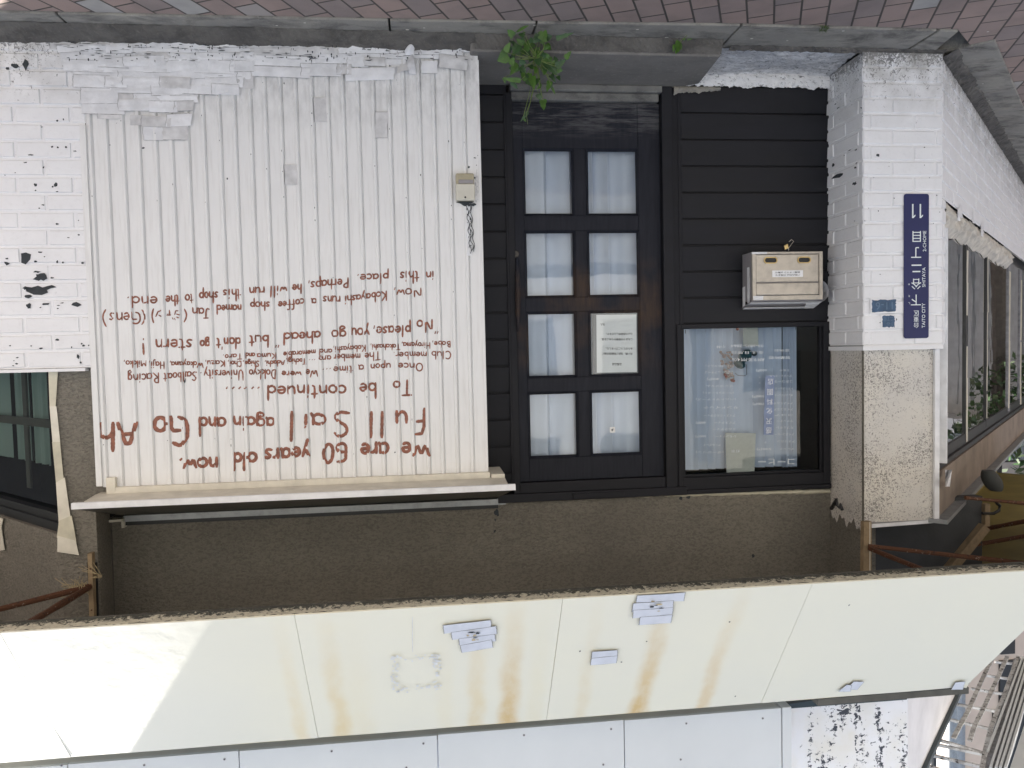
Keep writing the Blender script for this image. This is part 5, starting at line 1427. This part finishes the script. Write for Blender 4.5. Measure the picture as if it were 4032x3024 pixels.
# =================================================================== BATTENS, BRACES
mb = MB(); mb.prism([P(3402, 2056, -.02), P(3432, 2054, -.02), P(3432, 2260, -.02), P(3400, 2262, -.02)], (0, .03, 0)); mb.prism([P(3424, 2056, -.021), P(3427, 2056, -.021), P(3427, 2260, -.021), P(3424, 2260, -.021)], (0, .004, 0), 1)
tag(mb.build('corner_batten', [Pm['wood'], Pm['hood']]), 'bare wooden batten on the corner above the white speckled pier', 'batten')
mb = MB(); mb.prism([P(344, 2180, -.02), P(362, 2178, -.02), P(371, 2460, -.02), P(352, 2462, -.02)], (0, .03, 0)); mb.prism([P(341, 2215, .02), P(380, 2215, .02), P(388, 2460, .02), P(360, 2460, .02)], (0, .01, 0), 1)
for V in (2240, 2302, 2402): p = P(356+(V-2240)*.03, V, -.0205); mb.tube([p, p+Vector((0, -.002, 0))], .004, 6, 2)
tag(mb.build('corner_batten', [Pm['wood'], Pm['frame'], Pm['rust']]), 'nailed wooden batten tied with straw string at the brown stucco corner', 'batten')
def brace(pts, r, lab, m='rust'):
    mb = MB(); q = []
    for a, b in zip(pts, pts[1:]):
        for i in range(6): q.append(Vector(a).lerp(Vector(b), i/6))
    q.append(Vector(pts[-1]))
    mb.tube(q, [r*rnd.uniform(.9, 1.15) for _ in q], 8); tag(mb.build('awning_brace', Pm[m]), lab, 'brace', 'rusty awning braces')
brace([P(3420, 2150, -.03), P(4070, 2222, -.25)], .012, 'rusty brace running level from the batten on the speckled pier')
brace([P(3425, 2160, -.035), P(3670, 2258, -.5)], .012, 'rusty brace rising steeply from the speckled pier batten')
brace([P(352, 2310, -.03), P(-40, 2408, -.25)], .012, 'rusty brace running outward from the straw tied batten')
brace([P(352, 2312, -.035), P(100, 2462, -.7)], .013, 'rusty brace rising steeply from the straw tied batten')
brace([P(3800, 1960, .2), P(4070, 1985, .2)], .010, 'dark pipe below the yellow sheet, touching the side window eave')
brace([P(3880, 2082, .8), P(4070, 2046, .6)], .013, 'dark purlin across the yellow sheet, lowest of the two')
brace([P(3800, 2152, .39), P(4070, 2105, .5)], .013, 'dark purlin across the yellow sheet, higher of the two')
mb = MB(); mb.tube([P(3868, 2021, .37), P(3912, 2022, .37), P(3934, 2010, .37), P(3937, 1992, .37), P(3922, 1978, .37)], .009, 8); tag(mb.build('pipe_bracket', Pm['frame'], smooth=True), 'dark bent pipe hook on the edge of the dark upper wall', 'bracket')
mb = MB()
def drum(u, v):
    a = u*2*math.pi; c = P(3890, 1900, .42); rr = .052*math.sin(math.pi*(.12+.76*v))**.5
    return (c.x+rr*math.cos(a)-.05*v, c.y+rr*math.sin(a), c.z-.07+.12*v)
mb.grid(drum, 20, 6); mb.poly([drum(i/20, 0) for i in range(20)]); mb.poly([drum(i/20, 1) for i in range(20)])
tag(mb.build('vent_hood', simple('dark_grey_green_plastic', (.04, .043, .04), .8), smooth=True), 'rounded grey vent hood hanging under the yellow sheet', 'vent')
mb = MB()
for k in range(34):
    a = P(352-rnd.uniform(0, 60), 2312+rnd.uniform(-8, 22), -.045)
    d = Vector((rnd.uniform(-.04, .10), rnd.uniform(-.03, .0), rnd.uniform(-.07, .03)))
    mb.tube([a, a+d*.5+Vector((0, -.01, rnd.uniform(-.01, .02))), a+d], .0012, 4)
for k in range(5):
    c = P(300+k*9, 2322-k*3, -.05); mb.tube([c+Vector((0, .016*math.cos(t), .018*math.sin(t))) for t in [i*.7 for i in range(10)]], .0014, 4)
for k in range(9):
    a = P(360, 2275, -.04); mb.tube([a, a+Vector((-.03-.02*rnd.random(), -.01, -.03*rnd.random()+.01)), a+Vector((-.03+.08*rnd.random(), -.015, -.03-.05*rnd.random()))], .0011, 4)
tag(mb.build('straw_string', Pm['straw']), 'frayed straw string tying the rusty braces to the batten', 'string')
# dark iron hook beside the render
mb = MB()
mb.tube([P(3292, 1962, .10), P(3296, 1990, .09), P(3304, 2000, .08), P(3308, 1985, .08), P(3316, 2008, .08)], .008, 8); mb.tube([P(3274, 2002, .2), P(3290, 1975, .12)], .010, 8)
tag(mb.build('iron_hook', Pm['black'], smooth=True), 'small black iron hook on the speckled pier above the menu window', 'hook')

# =================================================================== WEEDS
def leaf_mesh(mb, base, tip, wd, nrm, lobes=3, mi=0, fold=.15):
    base, tip = Vector(base), Vector(tip); t = tip-base; L = t.length; t.normalize(); sd = t.cross(nrm).normalized(); n = sd.cross(t).normalized()
    prof = {3: [(0, .0), (.02, .34), (.14, .50), (.30, .44), (.40, .36), (.55, .40), (.62, .30), (.80, .17), (1.0, 0)], 1: [(0, .0), (.06, .36), (.25, .48), (.5, .42), (.75, .25), (1, 0)]}[lobes]
    jl, jr = [rnd.uniform(.85, 1.15) for _ in prof], [rnd.uniform(.85, 1.15) for _ in prof]
    cup = rnd.uniform(-.25, .1)
    mid = [base+t*(L*a)+n*(cup*L*a*a) for a, b in prof]
    lf = [m+sd*(b*wd*jl[i])+n*(b*wd*fold)-t*(b*L*.12 if i < 3 else 0) for i, (m, (a, b)) in enumerate(zip(mid, prof))]
    rt_ = [m-sd*(b*wd*jr[i])+n*(b*wd*fold)-t*(b*L*.12 if i < 3 else 0) for i, (m, (a, b)) in enumerate(zip(mid, prof))]
    for i in range(len(prof)-1):
        if i == 0: mb.add([mid[0], lf[1], mid[1]], [(0, 1, 2)], mi); mb.add([mid[0], mid[1], rt_[1]], [(0, 1, 2)], mi)
        else:
            mb.quad(mid[i], lf[i], lf[i+1], mid[i+1], mi); mb.quad(mid[i], mid[i+1], rt_[i+1], rt_[i], mi)
WD = thing('weed', 'leafy green weed sprouting from the door step beside the white siding', 'plant', (-.45, -.08, .03))
lv = [((2058, 118), (2052, 84), 58, -.22, 1), ((2022, 142), (2000, 118), 34, -.2, 3), ((2054, 130), (2060, 150), 30, -.2, 3), ((2000, 215), (1962, 240), 62, -.12, 1), ((1990, 205), (2010, 165), 26, -.16, 1), ((2040, 175), (2020, 215), 44, -.15, 3), ((2070, 180), (2085, 200), 34, -.15, 3),
      ((2092, 168), (2090, 145), 24, -.17, 3), ((2118, 165), (2110, 128), 44, -.18, 3), ((2134, 160), (2152, 115), 40, -.2, 3), ((2150, 150), (2176, 142), 30, -.19, 1), ((2190, 152), (2262, 128), 20, -.2, 3), ((2150, 175), (2172, 198), 28, -.12, 1), ((2140, 185), (2170, 185), 26, -.13, 3),
      ((2140, 225), (2166, 218), 28, -.09, 1), ((2046, 240), (2072, 250), 30, -.09, 3), ((2012, 230), (2020, 262), 34, -.1, 3), ((2030, 245), (2012, 296), 36, -.08, 3), ((2050, 262), (2070, 285), 30, -.06, 3), ((2086, 258), (2100, 275), 24, -.06, 3), ((2105, 262), (2112, 290), 22, -.06, 3),
      ((2168, 262), (2196, 296), 36, -.06, 3), ((2190, 262), (2232, 232), 32, -.09, 3), ((2226, 230), (2250, 200), 24, -.1, 3), ((2185, 250), (2162, 250), 26, -.08, 3), ((2150, 262), (2140, 300), 22, -.03, 3), ((2090, 300), (2106, 350), 44, -.0, 3), ((2060, 298), (2096, 342), 30, .01, 3),
      ((2050, 318), (1975, 308), 24, .0, 3), ((2014, 322), (2040, 352), 22, .02, 3), ((2170, 292), (2186, 325), 26, .02, 3), ((2165, 320), (2152, 365), 26, .05, 3), ((2170, 340), (2188, 372), 12, .06, 1), ((2130, 330), (2118, 350), 20, .06, 1), ((2120, 370), (2128, 395), 30, .12, 3), ((2138, 392), (2142, 436), 34, .18, 3),
      ((2078, 440), (2050, 480), 18, .24, 3), ((2060, 462), (2072, 482), 14, .25, 3), ((2108, 195), (2100, 225), 20, -.1, 1), ((2122, 200), (2118, 228), 18, -.1, 1), ((2170, 320), (2172, 352), 16, .05, 1), ((1985, 305), (1990, 330), 16, .02, 3), ((2196, 300), (2206, 318), 20, .0, 3), ((2012, 160), (2025, 178), 24, -.16, 1)]
mb = MB(); root = P(2110, 232, -.06)
ms = MB()
for i, ((ua, va), (ub, vb), wd, y, lb) in enumerate(lv):
    a, b = P(ua, va, y), P(ub, vb, y-.012+rnd.uniform(-.02, .02))
    if b.z < .016: b.z = .016+rnd.random()*.02
    a.z = max(a.z, .02)
    nn = Vector((rnd.uniform(-.35, .35), -1, rnd.uniform(.1, .9))).normalized()
    leaf_mesh(mb, a, b, wd*.00108, nn, lb, 0 if rnd.random() < .6 else 1)
    if i % 2 == 0 or i > 30:
        m_ = root.lerp(a, .5)+Vector((rnd.uniform(-.015, .015), -.02, .01))
        ms.tube([root+Vector((rnd.uniform(-.012, .012), 0, rnd.uniform(-.01, .01))), m_, a], [.0022, .0018, .0013], 5)
for k in range(46):
    an_ = rnd.uniform(0, 6.28); q = rnd.random()**.6
    U = 2102+95*q*math.cos(an_)+(0 if math.sin(an_) < 0 else 8); V = 225+(85 if math.sin(an_) > 0 else 88)*q*math.sin(an_)
    y = -.16+.18*(V-120)/220+rnd.uniform(-.02, .02)
    a = P(U, V, y); a.z = max(a.z, .02)
    dr = Vector((-(U-2105), 0, (V-225)*.9+20)); dr = dr.normalized() if dr.length else EX
    b = a+(dr+Vector((rnd.uniform(-.5, .5), rnd.uniform(-.5, .1), rnd.uniform(-.5, .3))))*rnd.uniform(.022, .040); b.z = max(b.z, .015)
    leaf_mesh(mb, a, b, rnd.uniform(.022, .042), Vector((rnd.uniform(-.4, .4), -1, rnd.uniform(.2, 1))).normalized(), 3, 1 if rnd.random() < .55 else 0)
    if k % 2: ms.tube([root, root.lerp(a, .55)+Vector((0, -.02, .012)), a], [.002, .0016, .0012], 5)
mb.build('leaves', [Pm['leaf'], Pm['leafd']], WD)
for s_ in ([(2112, 240, -.05), (2118, 300, .0), (2126, 345, .06), (2138, 395, .16)], [(2112, 240, -.05), (2100, 340, .04), (2088, 400, .15), (2072, 445, .23), (2078, 490, .26)], [(2112, 240, -.05), (2140, 290, -.02), (2170, 296, -.02)]):
    ms.tube([P(*q) for q in s_], [.0028, .0024, .002, .0015, .001][:len(s_)], 6)
ms.build('stems', Pm['stem'], WD, smooth=True)
W2 = thing('weed', 'tiny green sprig rooted in the crack below the smooth concrete step', 'plant', P(2672, 190, -.08))
mb = MB(); ms = MB()
for (ua, va), (ub, vb), wd in (((2672, 160), (2660, 190), 22), ((2668, 180), (2672, 208), 22), ((2690, 150), (2700, 138), 12), ((2676, 170), (2684, 195), 14), ((2655, 175), (2652, 200), 14), ((2705, 138), (2726, 135), 7), ((2664, 195), (2662, 212), 16)):
    a, b = P(ua, va, -.09), P(ub, vb, -.10); a.z = max(a.z, .02); b.z = max(b.z, .018); leaf_mesh(mb, a, b, wd*.0011, Vector((.2, -1, .5)).normalized(), 1)
ms.tube([P(2676, 190, -.07), P(2682, 160, -.10), P(2705, 140, -.14)], .0016, 5)
mb.build('leaves', Pm['leaf'], W2); ms.build('stems', Pm['stem'], W2)
mb = MB()
for k in range(60):
    p = PZ(3246+rnd.uniform(-18, 18), 108+rnd.uniform(-10, 12), .011); mb.add([p, p+Vector((.003, 0, 0)), p+Vector((rnd.uniform(-.008, .008), rnd.uniform(-.008, .008), rnd.uniform(.006, .018)))], [(0, 1, 2)])
tag(mb.build('moss_tuft', Pm['moss']), 'tiny moss tuft in a joint of the concrete slabs near the brick pier', 'plant')
# =================================================================== STEEL LATTICE, NEIGHBOURS
ZL = 3.88
def Lp(a, b): return PZ(3560+a*.2555, 2600+b*.2555, ZL)
SL = thing('steel_lattice', 'peeling rusty steel lattice projecting from the roof edge beside the white wall', 'lattice', Lp(1000, 800))
longs = [[(1010, 300), (900, 430), (530, 1170), (480, 1290)], [(1440, -180), (1240, 215), (1085, 560), (990, 780), (870, 990), (760, 1200)], [(1590, -60), (1510, 120), (1420, 320), (1290, 600), (1180, 830), (1090, 1000), (1010, 1240)], [(1760, -60), (1640, 260), (1540, 560), (1440, 780), (1340, 1040), (1250, 1400), (1180, 1800)]]
for ps in longs:
    mb = MB()
    for a, b in zip(ps, ps[1:]): mb.bar(Lp(*a), Lp(*b), .026, .008)
    mb.build('long_bar', Pm['rustpaint'], SL)
for a, b in [((1400, 0), (1750, 30)), ((1240, 200), (1645, 262)), ((1030, 405), (1555, 495)), ((760, 640), (1455, 762)), ((640, 868), (1350, 1030)), ((485, 1178), (1275, 1410)), ((430, 1250), (1270, 1425)), ((345, 1410), (1285, 1625)), ((255, 1568), (900, 1740))]:
    mb = MB(); A_, B_ = Lp(*a), Lp(*b); A_.z += .014; B_.z += .014; mb.bar(A_, B_, .015, .016); mb.build('cross_bar', Pm['rustpaint'], SL)
mb = MB(); mb.prism([Lp(1690, -30), Lp(2100, -30), Lp(1850, 760), Lp(1700, 1280), Lp(1560, 1700), Lp(1180, 1700), Lp(1290, 1440)], (0, 0, .02)); mb.build('outer_sheet', Pm['greysheet'], SL)
mb = MB()
for a, b in (((1830, -30), (1290, 1430)), ((1870, 20), (1330, 1690)), ((1900, 90), (1415, 1690)), ((1930, 260), (1480, 1690)), ((1960, 360), (1560, 1690))):
    A_, B_ = Lp(*a), Lp(*b); A_.z -= .012; B_.z -= .012; mb.bar(A_, B_, .012, .012)
mb.build('sheet_rib', Pm['panel'], SL)
mb = MB(); mb.prism([Lp(1850, 1000), Lp(2100, 900), Lp(2100, 1750), Lp(1600, 1750)], (0, 0, .3)); mb.build('end_board', Pm['panel'], SL)
# neighbouring house behind, seen through the lattice
NB = thing('neighbour_house', 'beige neighbouring house with grey downpipes seen through the steel lattice', 'house', (-8, 6, 0))
yn_ = 5.2
nxr = X(3778, 2900, yn_); 
mb = MB(); mb.box(-14, nxr, yn_, 10, 3.02, 14); mb.build('wall', Pm['beigewall'], NB)
mb = MB(); mb.box(-14, nxr, yn_, 10, 0, 3.0)
for k in range(26): mb.box(-13.9+k*.3, -13.9+k*.3+.12, yn_-.025, yn_-.001, .1, 2.4)
mb.build('ground_floor', simple('grey_shop_shutter', (.33, .34, .345), .6, .15, 6), NB)
mb = MB(); mb.box(-14, nxr, yn_-.5, yn_-.002, 2.55, 2.75); mb.build('added_canopy', Pm['panel'], NB)  # unseen white canopy added as a bright shape for side window reflections
mb = MB()
for i, U in enumerate((3730, 3742, 3757, 3770)): 
    xx_ = X(U, 2900, yn_); mb.tube([(xx_, yn_-.06, 0), (xx_, yn_-.06, 14)], .05 if i != 2 else .07, 10)
mb.build('downpipe', Pm['alu'], NB, smooth=True)
for (U, V), (U2, V2) in (((3932, 2600), (3995, 2790)), ((3935, 2470), (3990, 2570))):
    a, b = P(U, V, yn_), P(U2, V2, yn_); mb = MB(); mb.box(min(a.x, b.x), max(a.x, b.x), yn_-.03, yn_-.001, a.z, b.z); mb.build('window', Pm['frame'], NB)
for zz in (3.6, 6.2):
    for xx_ in (-8.2, -10.4, -12.6): 
        mb = MB(); mb.box(xx_, xx_+1.1, yn_-.03, yn_-.001, zz, zz+1.1); mb.build('window', Pm['frame'], NB)
mb = MB(); xx_ = X(3676, 2950, 4.6); mb.tube([(xx_, 4.6, 3.9), (xx_, 4.6, 9)], .03, 8); tag(mb.build('roof_pole', Pm['frame']), 'thin dark pole against the blue sky above the roof edge', 'pole')
# across the street: low rows that let the sky in
def block(name, label, x0, x1, y0, y1, h, m, fl, nx, face=1):
    T = thing(name, label, 'building', ((x0+x1)/2, (y0+y1)/2, 0))
    mb = MB(); mb.box(x0, x1, y0, y1, 0, h); mb.build('wall', m, T)
    mb = MB(); mb.box(x0-.0, x1+.0, y1+.001, y1+.12, h-.35, h); mb.build('parapet', Pm['panel'], T)
    for f in range(fl):
        for i in range(nx):
            wz = .9+f*h/fl*.98; wx = x0+(x1-x0)*(i+.2)/nx; ww = (x1-x0)/nx*.6
            mb = MB(); mb.box(wx, wx+ww, y1+.001, y1+.04, wz, wz+h/fl*.5); mb.build('window', Pm['frame'], T)
    return T
block('low_shop_row', 'low white two storey shop row across the street from the shutter', -5.6, 6.5, -18, -11.2, 5.0, Pm['plaster2'], 2, 5)
block('low_shop_row', 'low plaster shop row across the street toward the chipped brick pier', 7.0, 20, -18, -11.2, 5.6, Pm['plaster'], 2, 5)
block('low_shop_row', 'low plaster shop row across the street toward the street sign', -19, -6.2, -18, -11.2, 6.2, Pm['plaster'], 2, 5)
block('added_corner_house', 'added corner house blocking sky light across the side street facing the side windows', -24, -11.5, -1.5, 3.6, 7.5, Pm['beigewall'], 3, 4)  # unseen house added to cut sky light on the side wall
block('added_corner_house', 'added dark corner house across the street beyond the bay window', 6.0, 14, 3.0, 12, 5.8, Pm['darkwall'], 2, 3)  # unseen house added so the bay glass reflects something dark
T = thing('street_tree', 'leafy street tree on the side street pavement beyond the side windows', 'tree', (-7.4, 4.3, 0))
mb = MB(); mb.tube([(-7.4, 4.3, 0), (-7.38, 4.3, 1.2), (-7.45, 4.35, 2.4), (-7.35, 4.3, 3.4)], [.10, .085, .07, .03], 10); mb.tube([(-7.42, 4.32, 1.9), (-7.0, 4.1, 2.8)], [.045, .02], 8); mb.tube([(-7.42, 4.32, 2.1), (-7.9, 4.5, 3.0)], [.045, .02], 8)
mb.build('trunk', simple('grey_bark', (.07, .06, .05), .9, .3, 20), T)
mb = MB()
for c, r_ in (((-7.4, 4.3, 3.2), .75), ((-7.0, 4.1, 2.6), .55), ((-7.9, 4.5, 2.9), .6), ((-7.3, 4.4, 2.1), .45)):
    for k in range(420):
        d = Vector((rnd.gauss(0, 1), rnd.gauss(0, 1), rnd.gauss(0, 1))).normalized()*r_*rnd.random()**.4
        p = Vector(c)+d; a = Vector((rnd.uniform(-1, 1), rnd.uniform(-1, 1), rnd.uniform(-1, 1))).normalized()*.06; b_ = a.cross(Vector((rnd.random(), rnd.random(), 1))).normalized()*.028
        mb.quad(p-a, p+b_, p+a, p-b_, k % 2)
mb.build('crown', [simple('dull_tree_leaf', (.045, .07, .03), .6, .3, 9), Pm['leafd']], T)
